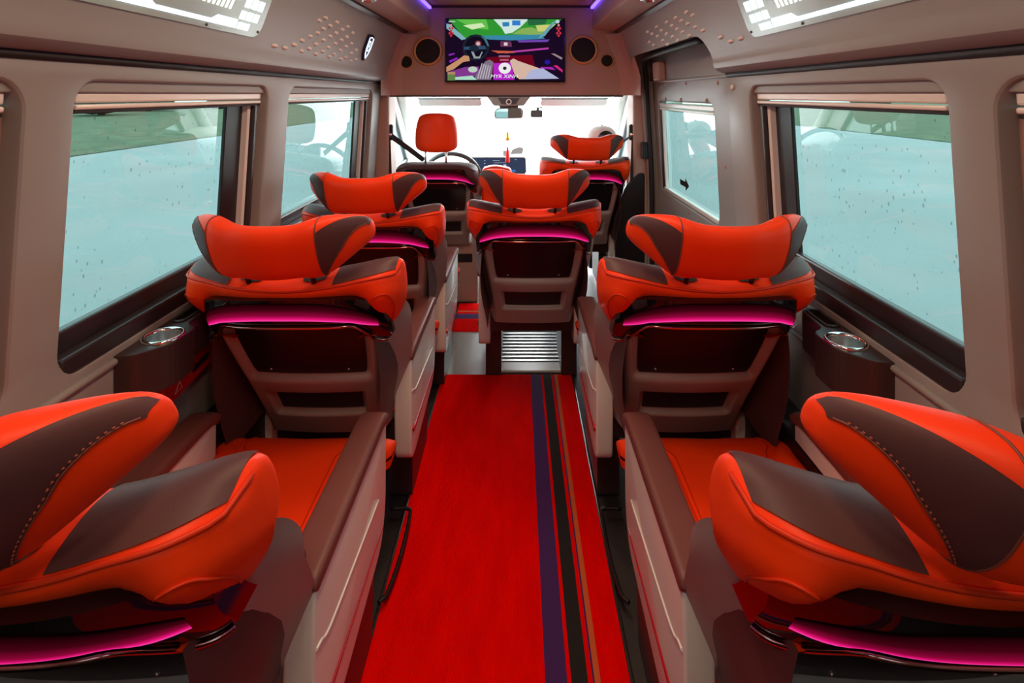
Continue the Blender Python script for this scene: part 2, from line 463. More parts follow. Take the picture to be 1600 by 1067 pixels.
def CM(side):
    def f(y, s, d):
        x, z, nx, nz = cove_at(s)
        return Vector((side*(x + nx*d), y, z + nz*d))
    return f
cv_l = cut_slab('trim_5', Y_BACK, 3.62, CS, 0.0, 0.02, [], CM(-1), 'wall_plastic', bevel=None, kind='structure', label='sloping beige cove panel above the left windows')
door_cut = rrect(2.10, 3.52, -0.2, s_of_z(1.70), 0.12, 10)
cv_r = cut_slab('trim_6', Y_BACK, 3.62, CS, 0.0, 0.03, [door_cut], CM(1), 'wall_plastic', bevel=None, ny=2, kind='structure', label='sloping beige cove panel above the right windows, arched over the door')

for side, par, segs in ((-1, cv_l, ((Y_BACK, 3.6),)), (1, cv_r, ((Y_BACK, 2.08),))):
    for ya, yb in segs:
        k = MB(); k.tube([(side*0.846, ya, 1.538), (side*0.846, yb, 1.538)], 0.010, 8); k.build('groove_shade', 'rubber', par)  # dark tube standing in for the shade inside the groove
# little raised studs on both coves
def on_cove(u, v, side):
    # point of the straight cove face on the line of sight
    sl = (0.788 - 0.708) / (1.85 - 1.625)
    # side*(0.788 - sl*(Z-1.625)) = CX+(u-VPX)k ; Z = CZ-(v-VPY)k
    A = side*(0.788 - sl*(CZ - 1.625)) - CX
    k = A / ((u - VPX) - side*sl*(v - VPY))
    return F*k, CZ - (v - VPY)*k
sm_mesh = MB()
sm_mesh.grid(lambda u, v: Vector((math.cos(v)*0.021*math.cos(u), 0.008*math.sin(v)*math.cos(u), 0.010*math.sin(u))), lin(0, math.pi/2, 4), [2*math.pi*k/10 for k in range(10)], cv=True)
stud_me = sm_mesh.mesh('stud', 'alu_white')
LS = [(105,285),(168,296),(225,265),(272,240),(320,215),(365,195),(400,170),(375,122),(412,105),(440,152),(480,132),(512,175),(545,158),(265,318),(315,288),(355,262),(400,238),(440,215),(475,195),(352,330),(395,305),(430,282),(470,258),(507,238),(540,218),(432,347),(465,322),(500,298),(535,275),(567,258),(497,362),(532,340),(565,315),(595,297),(558,375),(592,352),(575,195)]
RS = [(1040,72),(1078,90),(975,105),(1010,123),(1048,142),(1092,160),(1138,180),(922,132),(952,152),(985,172),(1018,190),(1058,210),(890,180),(922,200),(957,218),(988,238),(862,160),(835,200),(868,215),(898,240),(928,262),(808,188),(845,265),(818,250),(1243,220),(1303,245),(1362,228)]
ang = math.atan2(0.08, 0.225)
for side, L, par, u0 in ((-1, LS, cv_l, 400), (1, RS, cv_r, 800)):
    for x, y in L:
        Y, z = on_cove(u0 + x*0.2625, y*0.2625, side)
        o = link('stud', stud_me, par)
        X, Z, nx, nz = cove_at(s_of_z(min(max(z, 1.63), 1.86)))
        o.location = (side*X, Y, Z)
        zax = Vector((-side*nx, 0, -nz)); xax = Vector((0, 1, 0)); yax = zax.cross(xax)
        o.rotation_euler = Matrix((xax, yax, zax)).transposed().to_euler()

# dark band, duct, ceiling
for side, nm, lab in ((-1, 'trim_7', 'dark strip along the top of the left cove'), (1, 'trim_8', 'dark strip along the top of the right cove')):
    m = MB(); m.prism([(0.705, 1.862), (0.715, 1.90), (0.688, 1.90), (0.684, 1.872)], (Y_BACK, 3.6), lambda p, q, d: Vector((side*p, d, q)))
    m.build(nm, 'brown_plastic', kind='structure', label=lab)
for side, nm, lab in ((-1, 'trim_9', 'overhead duct box running along the left of the roof'), (1, 'trim_10', 'overhead duct box running along the right of the roof')):
    m = MB(); m.prism(rpoly([(0.69, 1.882), (0.90, 1.95), (0.90, 2.09), (0.545, 2.09), (0.535, 1.895)], 0.015), (Y_BACK, 3.6), lambda p, q, d: Vector((side*p, d, q)))
    du = m.build(nm, 'bulkhead_plastic', kind='structure', label=lab)
    for i, y in enumerate((0.9, 1.65, 2.4)):
        t = thing('reading_spotlight', ('chrome spotlight set into the %s overhead duct, ' % ('left' if side < 0 else 'right')) + ('rearmost of its row', 'middle of its row', 'nearest the television')[i], 'spotlight', (side*0.615, y, 1.882), group='spotlights in the overhead ducts')
        k = MB(); k.lathe([(0.034, 0.006), (0.036, -0.004), (0.028, -0.008), (0.024, 0.0)], 20); k.build('bezel', 'chrome', t)
        k = MB(); k.lathe([(0.0001, -0.002), (0.025, -0.001)], 16); k.build('lens', 'black_gloss', t)
m = MB(); m.box(-0.56, 0.56, Y_BACK, 3.7, 2.05, 2.09)
m.build('ceiling', 'bulkhead_plastic', kind='structure', label='beige roof lining over the aisle')
for side, lab in ((-1, 'blue light strip along the left edge of the roof recess'), (1, 'blue light strip along the right edge of the roof recess')):
    t = thing('light_strip', lab, 'light strip', (side*0.53, 1.3, 2.03), group='blue roof strips')
    k = MB(); k.box(-0.007, 0.007, -2.2, 2.27, -0.006, 0.006); k.build('tube', 'led_blue', t)
    k = MB(); k.box(-0.010, 0.010, -2.2, 2.27, 0.006, 0.016); k.build('channel', 'alu_white', t)
for i, y in enumerate(lin(-0.15, 2.35, 5)):
    t = thing('ceiling_lamp', 'warm square ceiling lamp in the middle of the roof, %s from the television' % ('fifth', 'fourth', 'third', 'second', 'first')[i], 'lamp', (-0.05, y, 2.04), group='roof lamps in a row')
    k = MB(); k.box(-0.07, 0.07, -0.12, 0.12, -0.008, 0.0); k.build('diffuser', 'led_yellow', t)
    k = MB(); k.prism(rrect(-0.085, 0.085, -0.135, 0.135, 0.02), (0.0, 0.009), lambda p, q, d: Vector((p, q, d))); k.build('housing', 'alu_white', t)
    ld = bpy.data.lights.new('lamp_light', 'AREA'); ld.shape = 'RECTANGLE'; ld.size = 0.14; ld.size_y = 0.24
    ld.energy = LAMP_W; ld.color = WARM
    lo = bpy.data.objects.new('lamp_light', ld); COL.objects.link(lo); lo.parent = t; lo.location = (0, 0, -0.012)

# bulkhead above the cab with the television
m = MB()
m.prism(rpoly([(-0.99, 2.08), (-0.99, 1.50), (-0.80, 1.452), (0.74, 1.452), (0.99, 1.50), (0.99, 2.08)], 0.02), (Y_BULK, Y_BULK + 0.10), lambda p, q, d: Vector((p, d, q)))
bk = m.build('wall_front', 'bulkhead_plastic', bevel=0.008, kind='structure', label='beige bulkhead above the cab carrying the television')
k = MB(); k.box(-0.80, 0.74, 3.592, 3.70, 1.446, 1.456); k.build('edge_strip', 'brown_plastic', bk)
k = MB(); k.box(-0.62, 0.62, 3.585, 3.602, 2.035, 2.05); k.build('top_moulding', 'brown_plastic', bk)
for side in (-1, 1):      # soft corner between cove and bulkhead
    k = MB()
    for_c = cat([(0.80, 3.40), (0.79, 3.50), (0.76, 3.57), (0.70, 3.605)], 5)
    k.grid(lambda a, b: Vector((side*(a[0] - 0.355*max(0, b-1.62) + (0.012 if b < 1.6 else 0)), a[1], b)), [(p[0], p[1]) for p in for_c], lin(1.456, 1.86, 8))
    k.build('corner_fillet', 'bulkhead_plastic', bk)

k = MB(); k.box(-1.04, 1.04, Y_BACK - 0.06, 4.2, 2.10, 2.12); k.build('trim_16', 'black_plastic', kind='structure', label='outer roof skin above the lining')
for side, n in ((-1, 17), (1, 18)):
    k = MB(); k.box(side*1.01, side*1.03, Y_BACK - 0.06, 4.2, 1.50, 2.10); k.build('trim_%d' % n, 'black_plastic', kind='structure', label='outer roof side skin on the %s' % ('left' if side < 0 else 'right'))
k = MB(); k.box(-1.03, 1.03, 4.18, 4.2, 1.62, 2.10); k.build('trim_19', 'black_plastic', kind='structure', label='outer roof front skin above the windscreen')
# rear wall (behind the viewer) and floor
m = cut_slab('wall_rear', -0.95, 0.95, [0.0, 1.0, 2.09], 0.0, 0.05, [rrect(-0.66, -0.12, 1.0, 1.45, 0.06), rrect(0.12, 0.66, 1.0, 1.45, 0.06)],
             lambda a, b, d: Vector((a, Y_BACK - d, b)), 'wall_plastic', kind='structure', label='beige rear doors behind the viewer')
k = MB(); k.grid(lambda a, b: Vector((a, Y_BACK - 0.03, b)), [-0.7, 0.7], [0.95, 1.5], smooth=False); k.build('window_7', 'side_glass', kind='structure', label='tinted rear door glass behind the viewer')
m = MB(); m.box(-0.95, 0.97, Y_BACK, 5.2, -0.06, 0.0)
fl = m.build('floor', 'floor_vinyl', kind='structure', label='dark vinyl van floor under the seats')
def floor_pt(u, v):
    Y = CZ * F / (v - VPY); return CX + (u - VPX) * Y / F, Y
Y_CE = CZ * F / (588 - VPY)       # where the aisle carpet ends
k = MB(); k.box(-0.36, -0.125, Y_CE - 0.01, 3.36, 0.0, 0.006); k.build('metal_plate', 'floor_plate', fl, bevel=0.002)
for side in (-1, 1):
    k = MB(); k.box(side*0.80, side*0.90, -0.9, 3.55 if side < 0 else 2.05, 0.0, 0.52)
    k.build('baseboard_left' if side < 0 else 'baseboard_right', 'black_plastic', bevel=0.01, kind='structure', label='black kick panel low on the %s wall' % ('left' if side < 0 else 'right'))

# ------------------------------------------------------------------ carpets
rug = thing('carpet_runner', 'long red aisle carpet with purple, black and orange lengthwise stripes', 'carpet', (0, 0, 0))
XL, XR = -0.352, 0.325
def xs(u0): return CX + (u0 - VPX) * Y_CE / F
cuts = [XL, xs(829), xs(845.5), xs(848.5), xs(861), xs(864.5), xs(866), xs(870.5), XR]
names = ['red_carpet', 'purple_wool', 'red_carpet', 'black_wool', 'red_carpet', 'purple_wool', 'orange_wool', 'red_carpet']
for i in range(len(names)):
    k = MB(); h = 0.010 if names[i] == 'red_carpet' else 0.0094
    k.grid(lambda a, b: Vector((a, b, h)), [cuts[i], cuts[i+1]], lin(-0.9, Y_CE, 3), smooth=False)
    k.grid(lambda a, b: Vector((a, Y_CE, b)), [cuts[i], cuts[i+1]], [0.0, h], smooth=False)
    k.grid(lambda a, b: Vector((cuts[i] if i == 0 else cuts[i+1], a, b)), [-0.9, Y_CE], [0.0, h], smooth=False)
    k.build('field' if names[i] == 'red_carpet' else 'stripe', names[i], rug)
for X in (XL, XR):
    k = MB(); k.tube([(X, y, 0.008) for y in lin(-0.9, Y_CE, 4)], 0.006, 6); k.build('bound_edge', 'dark_rail', rug)
rug2 = thing('carpet_mat', 'red carpet piece with a purple cross stripe in the narrow front gangway', 'carpet', (0, 0, 0))
for y0, y1, mt in ((3.34, 3.52, 'red_carpet'), (3.52, 3.60, 'purple_wool'), (3.60, 3.63, 'red_carpet'), (3.63, 3.65, 'orange_wool'), (3.65, 3.78, 'red_carpet')):
    k = MB(); k.box(-0.36, -0.11, y0, y1, 0.0, 0.012); k.build('field' if mt == 'red_carpet' else 'stripe', mt, rug2)

# ------------------------------------------------------------------ seats
LOOP = [(.36,.43),(.30,.55),(.215,.70),(.120,.80),(.030,.875),(.004,.914),(.030,.934),(.085,.944),(.135,.925),(.17,.87),(.22,.76),(.29,.64),(.38,.53),(.45,.47),(.42,.43)]
BY, BZ = -0.105, 0.036      # the back leans to this offset at the shoulders
def loop_at(q):
    N = len(LOOP); i = int(math.floor(q)) % N; t = q - math.floor(q)
    p0, p1, p2, p3 = (Vector(LOOP[(i+k) % N]) for k in (-1, 0, 1, 2))
    return 0.5*((2*p1) + (p2-p0)*t + (2*p0-5*p1+4*p2-p3)*t*t + (3*p1-p0-3*p2+p3)*t**3)
def cc(a, p=3.2): return max(0.0, (1 - min(1, abs(a))**p)) ** (1/p) if abs(a) < 0.99999 else 0.0005
STYLE = 'winged'
def back_S(a, q, off=0.0):
    p = loop_at(q); y, z = p.x, p.y; rear = 1.0 if (q % len(LOOP)) < 5.0 else max(0.0, 1 - ((q % len(LOOP)) - 5.0)) if (q % len(LOOP)) < 6 else 0.0
    ys = 0.09 + 0.55*(0.92 - z)
    tw = sm(0.68, 0.92, z); c = cc(a, 4.5)
    if off: y += (-off if y < ys else off) * 0.6; z += off * sm(0.88, 0.93, z)
    A = abs(a)
    y2 = ys + (y - ys)*c + 0.080*A**3.5*(0.35 + 0.65*tw)
    z2 = z + 0.046*A**1.8*tw - 0.075*(1 - c)*tw
    wd = 0.205 + 0.088*sm(0.64, 0.88, z) + off*0.6*A
    y2 -= rear*sm(0.60, 0.92, A)*sm(0.70, 0.85, z)*c*(0.072 - 0.045*sm(0.86, 0.915, z))
    if STYLE == 'driver':
        z2 = z + 0.010*A**2*tw - 0.10*(1 - cc(a, 3.2))*tw; wd = wd*0.90
        return Vector((a*wd, y2 - 0.03*A**3*tw + BY*sm(0.40, 0.75, z), z2 + BZ*sm(0.40, 0.75, z)))
    kk = sm(0.40, 0.75, z)
    return Vector((a*wd, y2 + BY*kk, z2 + BZ*kk))
def head_S(a, th, off=0.0):
    A = abs(a); c = cc(a, 2.6)
    hh = (0.069 + 0.018*sm(0.25, 0.62, A))*c**0.85 + off
    tk = (0.050 + 0.016*sm(0.3, 0.6, A))*c**0.8 + off
    yc = -0.165 + 0.125*A**2.0; zc = 1.077 + 0.022*A**2
    s, co = math.sin(th), math.cos(th)
    e = 0.82
    y = yc - tk*math.copysign(abs(s)**e, s); z = zc - hh*math.copysign(abs(co)**e, co)*((1.13 - 0.55*sm(0.42, 1.0, A)) if co > 0 else 1.0)
    return Vector((a*(0.232 + off), y - 0.45*(z - zc), z))
def patch(mb, S, a0, a1, qlo, qhi, na=14, nq=10, off=0.0015, mi=0):
    mb.grid(lambda a, t: S(a, qlo((a-a0)/(a1-a0)) + (qhi((a-a0)/(a1-a0)) - qlo((a-a0)/(a1-a0)))*t, off), lin(a0, a1, na), lin(0, 1, nq), mi=mi)
R = math.radians
def shell_y(z): return -0.075 + 0.60*(0.93 - z)
def shell_w(z): return 0.205 + 0.045*sm(0.40, 0.86, z)
def shell_S(a, z, off=0.0):
    A = abs(a)
    y = shell_y(z) + 0.085*sm(0.86, 1.0, A) + 0.020*A**2
    rec = 0.0
    if 0.30 < z < 0.86:
        rec = 0.022*(1 - sm(0.74, 0.83, A))*sm(0.615, 0.63, z)*(1 - sm(0.84, 0.88, z))
    y += 0.022*sm(0.80, 0.86, z)
    rec += 0.028*(1 - sm(0.64, 0.70, A))*sm(0.455, 0.467, z)*(1 - sm(0.550, 0.562, z))
    return Vector((a*shell_w(z), y + rec - off, z - off*0.4))
def band_top(a): return 0.938 - 0.055*abs(a)**7
def band_bot(a): return 0.850 - 0.085*sm(0.66, 0.97, abs(a))
def band_S(a, t, off=0.0):
    A = abs(a); zb, zt = band_bot(a), band_top(a); z = zb + (zt - zb)*t
    y = shell_y(z) - 0.034 - 0.014*math.sin(math.pi*min(1, max(0, t))) + 0.075*A**5 + 0.012*A**2
    return Vector((a*0.252, y - off, z - off*0.2))

def make_seat(label, style='winged', arms=(-1, 1)):
    t = thing('passenger_seat' if style == 'winged' else 'driver_seat', label, 'seat')
    global STYLE
    STYLE = style
    main = 'orange_leather' if style == 'winged' else 'brown_leather'
    m = MB(); m.grid(lambda a, q: back_S(a, q), asp(41), [i*0.25 for i in range(len(LOOP)*4)], cv=True)
    br = m.build('backrest', main, t)
    m = MB(); m.tube([back_S(a, 5.15 + 1.3*sm(0.95, 0.99, abs(a)), 0.002) for a in lin(-0.985, 0.985, 70)], 0.0036, 6); m.build('piping', 'orange_piping' if style == 'winged' else 'brown_leather', br)
    if style == 'winged':
        for s in (-1, 1):
            m = MB(); patch(m, lambda a, q, o: back_S(s*a, q, o), 0.46, 0.955, lambda k: 5.35 + 0.25*k*k, lambda k: 8.6 - 1.0*k, 16, 12, 0.0022)
            m.build('shoulder_insert', 'brown_leather', br)
            m = MB(); m.tube([back_S(s*a, q, 0.001) for a, q in cat([Vector((0.80, 3.9)), Vector((0.86, 4.05)), Vector((0.92, 3.95)), Vector((0.965, 3.4)), Vector((0.985, 2.7))], 5)], 0.0022, 5)
            m.build('seam', 'orange_piping', br)
    # hip bolsters: brown outside, orange inside
    for s in (-1, 1):
        m = MB()
        top = cat([(0.0, 0.80), (0.10, 0.785), (0.22, 0.75), (0.31, 0.70), (0.355, 0.64), (0.40, 0.56)], 5)
        m.grid(lambda i, v: Vector((s*(0.222 + 0.020*math.sin(math.pi*min(1, v*1.1)) - 0.02*v), top[i].x + (0.04)*v, top[i].y + (0.44 - top[i].y)*v)), list(range(len(top))), lin(0, 1, 7))
        m.grid(lambda i, v: Vector((s*(0.222 - 0.05*v), top[i].x + 0.012*v, top[i].y - 0.012*v*v - 0.002)), list(range(len(top))), lin(0, 1, 4), mi=1)
        m.build('hip_bolster', ['brown_leather', main], t)
    # headrest
    if style == 'winged':
        m = MB(); m.grid(lambda a, th: head_S(a, th), asp(45), [2*math.pi*k/32 for k in range(32)], cv=True)
        hd = m.build('headrest', 'orange_leather', t)
        for s in (-1, 1):
            m = MB(); lo = lambda k: R(18 + 118*k**0.85); hi = lambda k: R(122 + 68*k)
            patch(m, lambda a, q, o: head_S(s*a, q, o), 0.56, 0.985, lo, hi, 18, 12, 0.0012)
            m.build('wing_insert', 'brown_leather', hd)
            m = MB(); m.tube([head_S(s*0.56, R(x), 0.0004) for x in lin(5, 200, 20)], 0.0016, 5)
            m.tube([head_S(s*(0.56 + 0.415*k), lo(k), 0.0008) for k in lin(0, 1, 24)], 0.0014, 5)
            m.build('seam', 'thread', hd)
            m = MB()
            for k0 in lin(0.06, 0.92, 26): m.tube([head_S(s*(0.56 + 0.415*kk), lo(kk) + R(3.5), 0.0018) for kk in (k0, k0 + 0.014)], 0.0011, 4)
            m.build('stitching', 'stitch_thread', hd)
        for s in (-1, 1):
            m = MB(); m.tube([(s*0.085, -0.075, 0.965), (s*0.085, -0.125, 1.05)], 0.0065, 8); m.build('headrest_post', 'black_plastic', t)
            m = MB(); m.grid(lambda r, a: back_S((s*0.085 + r*0.032*math.cos(a))/0.30, 6.2 + r*0.30*math.sin(a), 0.003), lin(0.02, 1, 4), [2*math.pi*k/14 for k in range(14)], cv=True)
            m.build('post_socket', 'rubber', t)
    else:
        m = MB()
        def hs(a, th):
            c = cc(a, 3.0); hgt = 0.125
            z = 1.165 - hgt*math.copysign(abs(math.cos(th))**0.55, math.cos(th))*(0.55 + 0.45*c)
            wd = 0.135 - 0.022*sm(1.15, 1.30, z)
            return Vector((a*wd, -0.06 - 0.05*c*math.copysign(abs(math.sin(th))**0.8, math.sin(th)) + 0.04*a*a, z))
        m.grid(hs, asp(29), [2*math.pi*k/28 for k in range(28)], cv=True); m.build('headrest', 'orange_leather', t)
        for s in (-1, 1):
            m = MB(); m.tube([(s*0.065, -0.055, 0.95), (s*0.065, -0.058, 1.07)], 0.007, 8); m.build('headrest_post', 'chrome', t)
    # plastic rear shell, screen and pocket
    m = MB()
    As = sorted(set([round(x, 4) for x in lin(-1, 1, 21)] + [s*v for s in (-1, 1) for v in (0.62, 0.64, 0.67, 0.70, 0.72, 0.74, 0.77, 0.80, 0.83, 0.86, 0.93, 0.97)]))
    Zs = sorted(set([round(x, 4) for x in lin(0.37, 0.866, 14)] + [0.455, 0.461, 0.467, 0.55, 0.556, 0.562, 0.615, 0.622, 0.63, 0.84]))
    m.grid(lambda a, z: shell_S(a, z), As, Zs)
    m.grid(lambda k, z: shell_S(1, z) + Vector((0.034*math.sin(k*1.57), 0.11*k, -0.16*k*k*(z - 0.37))), lin(0, 1, 9), Zs)
    m.grid(lambda k, z: shell_S(-1, z) + Vector((-0.034*math.sin(k*1.57), 0.11*k, -0.16*k*k*(z - 0.37))), lin(0, 1, 9), Zs)
    m.grid(lambda a, k: shell_S(a, 0.37) + Vector((0, 0.14*k, -0.01*k)), As, lin(0, 1, 3))
    sh = m.build('rear_shell', 'shell_plastic', t)
    def flatq(a, z, off): 
        p = shell_S(a, z); return Vector((p.x, p.y - off, p.z - off*0.4))
    m = MB(); m.grid(lambda a, v: flatq(a*(0.735 - 0.03*(abs(2*v-1))**8), 0.634 + 0.213*v, 0.003), [x for x in lin(-1, 1, 13)], [0, 0.03, 0.1, 0.3, 0.5, 0.7, 0.9, 0.97, 1], smooth=True)
    sc = m.build('rear_screen', 'screen_black', sh)
    for a in (-0.5, 0.5):
        for z in (0.65, 0.828):
            m = MB(); m.lathe([(0.0001, -0.0035), (0.003, -0.003), (0.0035, 0.0)], 8, flatq(a, z, 0.003), axis='y'); m.build('screw', 'steel', sc)
    m = MB(); m.grid(lambda a, v: flatq(a, 0.471 + 0.074*v, 0.002), lin(-0.62, 0.62, 9), lin(0, 1, 4)); m.build('pocket', 'rubber', sh)
    # glossy band with the pink light and its painted glow
    m = MB(); m.grid(lambda a, v: band_S(a, v), asp(45, 0.998), lin(0, 1, 10))
    m.grid(lambda a, k: band_S(a, 1) + Vector((0, 0.05*k, 0.004*k)), asp(45, 0.998), [0, 0.5, 1])
    m.grid(lambda a, k: band_S(a, 0) + Vector((0, 0.03*k, 0)), asp(45, 0.998), [0, 1])
    for e in (-0.998, 0.998): m.grid(lambda v, k: band_S(e, v) + Vector((0, 0.05*k, 0)), lin(0, 1, 10), [0, 1])
    bd = m.build('gloss_band', 'black_gloss', sh)
    m = MB()
    def plo(a): return (0.876 - 0.060*abs(a)**3.2*1.0 - band_bot(a)) / (band_top(a) - band_bot(a))
    def phi(a): return (0.930 - 0.080*abs(a)**4 - 0.030*abs(a)**8 - band_bot(a)) / (band_top(a) - band_bot(a))
    m.grid(lambda a, k: band_S(a, plo(a) + (phi(a) - plo(a))*k, 0.0018), asp(41, 0.93), lin(0, 1, 7), uv=True)
    m.build('pink_light', 'pink_glow_ramp', bd)
    m = MB()
    m.tube([band_S(a, 0.0, 0.003) + Vector((0, 0, -0.003)) for a in asp(60, 0.985)], 0.0042, 6); m.build('chrome_edge', 'red_chrome', bd)
    # cushion
    m = MB()
    def cu(a, q):
        # q around a closed side section (y,z)
        L = [(0.335,.41),(.37,.478),(.45,.486),(.65,.482),(.82,.474),(.93,.462),(.972,.435),(.965,.40),(.90,.385),(.60,.38),(.36,.38)]
        N = len(L); i = int(math.floor(q)) % N; tt = q - math.floor(q)
        p0, p1, p2, p3 = (Vector(L[(i+k) % N]) for k in (-1, 0, 1, 2))
        p = 0.5*((2*p1) + (p2-p0)*tt + (2*p0-5*p1+4*p2-p3)*tt*tt + (3*p1-p0-3*p2+p3)*tt**3)
        c = cc(a, 5); zm = 0.425
        z = zm + (p.y - zm)*c
        A = abs(a)
        if p.y > 0.44: z += 0.020*sm(0.62, 0.80, A)*(1 - sm(0.78, 0.98, p.x)) - 0.006*math.exp(-((A - 0.66)/0.02)**2) - 0.004*(1-A)**2
        wd = 0.208 + 0.055*sm(0.84, 0.90, p.x)
        return Vector((a*wd, p.x, z))
    aa = sorted(set(asp(31) + [s*x for s in (-1, 1) for x in (0.60, 0.63, 0.645, 0.66, 0.675, 0.69, 0.72)]))
    m.grid(cu, aa, [i*0.25 for i in range(44)], cv=True); cs = m.build('seat_cushion', main, t)
    for s in (-1, 1):
        m = MB(); m.tube([cu(s*(0.66 - 0.10*k), 1.6 + 4.0*k) + Vector((0, 0, 0.001)) for k in lin(0, 1, 20)], 0.0018, 5); m.build('seam', 'orange_piping', cs)
    # pedestal: two plates and a cross box
    m = MB()
    for s in (-1, 1): m.prism(rpoly([(0.475, 0.0), (0.475, 0.36), (0.84, 0.36), (0.80, 0.0)], 0.02), (s*0.155, s*0.235), lambda p, q, d: Vector((d, p, q)))
    m.box(-0.22, 0.22, 0.36, 0.88, 0.29, 0.382)
    m.build('pedestal', 'brown_plastic', t)
    # armrests
    for s in arms:
        m = MB()
        out = rpoly([(0.322, 0.582), (0.310, 0.38), (0.322, 0.235), (0.40, 0.225), (0.80, 0.26), (0.845, 0.34), (0.85, 0.575)], [0.03, 0.1, 0.04, 0.05, 0.05, 0.06, 0.01], 6)
        m.prism(out, (s*0.205, s*0.262), lambda p, q, d: Vector((d, p, q)))
        ap = m.build('armrest_panel', 'panel_plastic', t, bevel=0.016, seg=4)
        for p in ap.data.polygons: p.use_smooth = True
        m = MB()
        def pad(y, th):
            k = sm(0.305, 0.40, y)
            e0 = 0.196 + 0.012*(1 - sm(0.33, 0.44, y)); e1 = 0.268
            cx_, hw = (e0 + e1)/2, (e1 - e0)/2
            cs_, sn = math.cos(th), math.sin(th)
            endc = min(1, max(0.0, (y - 0.314)/0.012))**0.5 * min(1, max(0.0, (0.868 - y)/0.02))**0.5
            zz = 0.588 + 0.018*math.copysign(abs(sn)**0.45, sn)*endc - 0.020*sm(0.80, 0.87, y)
            return Vector((s*(cx_ + hw*math.copysign(abs(cs_)**0.45, cs_)*(0.85 + 0.15*endc)), y, zz))
        m.grid(pad, [0.314, 0.316, 0.320, 0.326, 0.333, 0.34, 0.36, 0.38, 0.40, 0.42, 0.44, 0.5, 0.6, 0.7, 0.78, 0.82, 0.845, 0.858, 0.865, 0.868], [2*math.pi*k/24 for k in range(24)], cv=True)
        m.build('armrest_pad', 'arm_leather', ap)
        m = MB(); m.tube([(s*0.2625, y, z) for y, z in cat([(0.324, 0.470), (0.35, 0.462), (0.37, 0.450), (0.42, 0.44), (0.60, 0.425), (0.76, 0.412)], 6)], 0.0028, 6); m.build('moulding_line', 'alu_white', ap)
        m = MB(); m.tube([(s*0.262, y, z) for y, z in cat([(0.334, 0.345), (0.345, 0.33), (0.36, 0.325), (0.5, 0.318), (0.80, 0.31)], 6)], lambda k: 0.0085*(1 - 0.7*k), 8); m.build('red_inlay', 'red_trim', ap)
    return t

D1, D2, D3, D4 = 0.66, 1.50, 2.34, 3.50
seat = make_seat('orange and brown winged seat in the near left foreground, cut by the frame')
seat.location = (-0.582, D1 - 0.01, 0)
G = 'reclined orange passenger seats'
seat['group'] = G
def put(x, y, z, label, rz=0.0):
    o = copy_tree(seat); o.location = (x, y, z); o.rotation_euler = (0, 0, rz); o['label'] = label; o['group'] = G
    return o
s1r = put(0.598, D1 - 0.01, 0, 'orange and brown winged seat in the near right foreground, cut by the frame')
s2l = put(-0.575, D2, 0, 'winged orange seat by the left wall, beside the large left window')
s2r = put(0.566, D2, 0, 'winged orange seat by the right wall, beside the large right window')
s3l = put(-0.560, D3 - 0.09, 0, 'winged orange seat beside the second left window, behind the driver seat')
s3c = put(0.113, D3, 0, 'winged orange seat standing in mid aisle at the end of the carpet')
s4r = put(0.480, D4, 0.055, 'winged orange front passenger seat with a capped person in it')
drv = make_seat('driver seat with brown back and plain orange headrest on two posts', 'driver', arms=())
k = MB(); k.box(-0.24, 0.24, 0.32, 0.82, -0.055, 0.375); k.build('base_cover', 'bulkhead_plastic', drv, bevel=0.015)
k = MB(); k.box(-0.20, 0.20, 0.314, 0.33, 0.23, 0.29); k.build('base_slot', 'rubber', drv, bevel=0.004)
drv.location = (-0.475, D4, 0.055)
drv['group'] = 'front seats'
# tiny bird-like chrome mark on one band
for ch in s2r.children:
    if ch.name.startswith('rear_shell'):
        for b in ch.children:
            if b.name.startswith('gloss_band'):
                m = MB(); c = band_S(0.90, 0.42, 0.004)
                m.tube([c + Vector((dx, -0.001, dz)) for dx, dz in ((-0.012, 0.002), (-0.005, -0.002), (0, -0.004), (0.006, -0.001), (0.011, 0.006))], 0.0013, 5)
                m.build('emblem', 'chrome', b)

# ribbed aluminium plate under the mid-aisle seat, seen through its pedestal
rp = thing('ribbed_plate', 'ribbed aluminium floor plate with bright edge under the mid-aisle seat', 'floor plate', (0.10, 2.88, 0))
k = MB(); k.box(-0.17, 0.18, 0.0, 0.55, 0.001, 0.006); k.build('base', 'dark_rail', rp)
k = MB(); k.box(-0.17, 0.18, -0.02, 0.07, 0.001, 0.012); k.build('nosing', 'alu_white', rp, bevel=0.002)
for i in range(11):
    y = 0.085 + i*0.042
    k = MB(); k.box(-0.17, 0.18, y, y + 0.016, 0.004, 0.012); k.build('rib', 'steel', rp)

# folded footrest bars beside the aisle seats
for x, y, lab in ((-0.32, 1.58, 'thin black footrest hoop under the near left seat'), (0.325, 1.58, 'thin black footrest hoop under the near right seat')):
    k = MB(); s = -1 if x < 0 else 1
    k.tube(cat([(x + s*0.07, y + 0.27, 0.055), (x + s*0.01, y + 0.27, 0.055), (x, y + 0.24, 0.05), (x, y + 0.1, 0.04), (x + s*0.012, y - 0.02, 0.035), (x + s*0.03, y - 0.05, 0.034)], 5), 0.006, 8)
    k.build('footrest_hoop', 'black_plastic', label=lab, cat='footrest', group='footrest hoops')

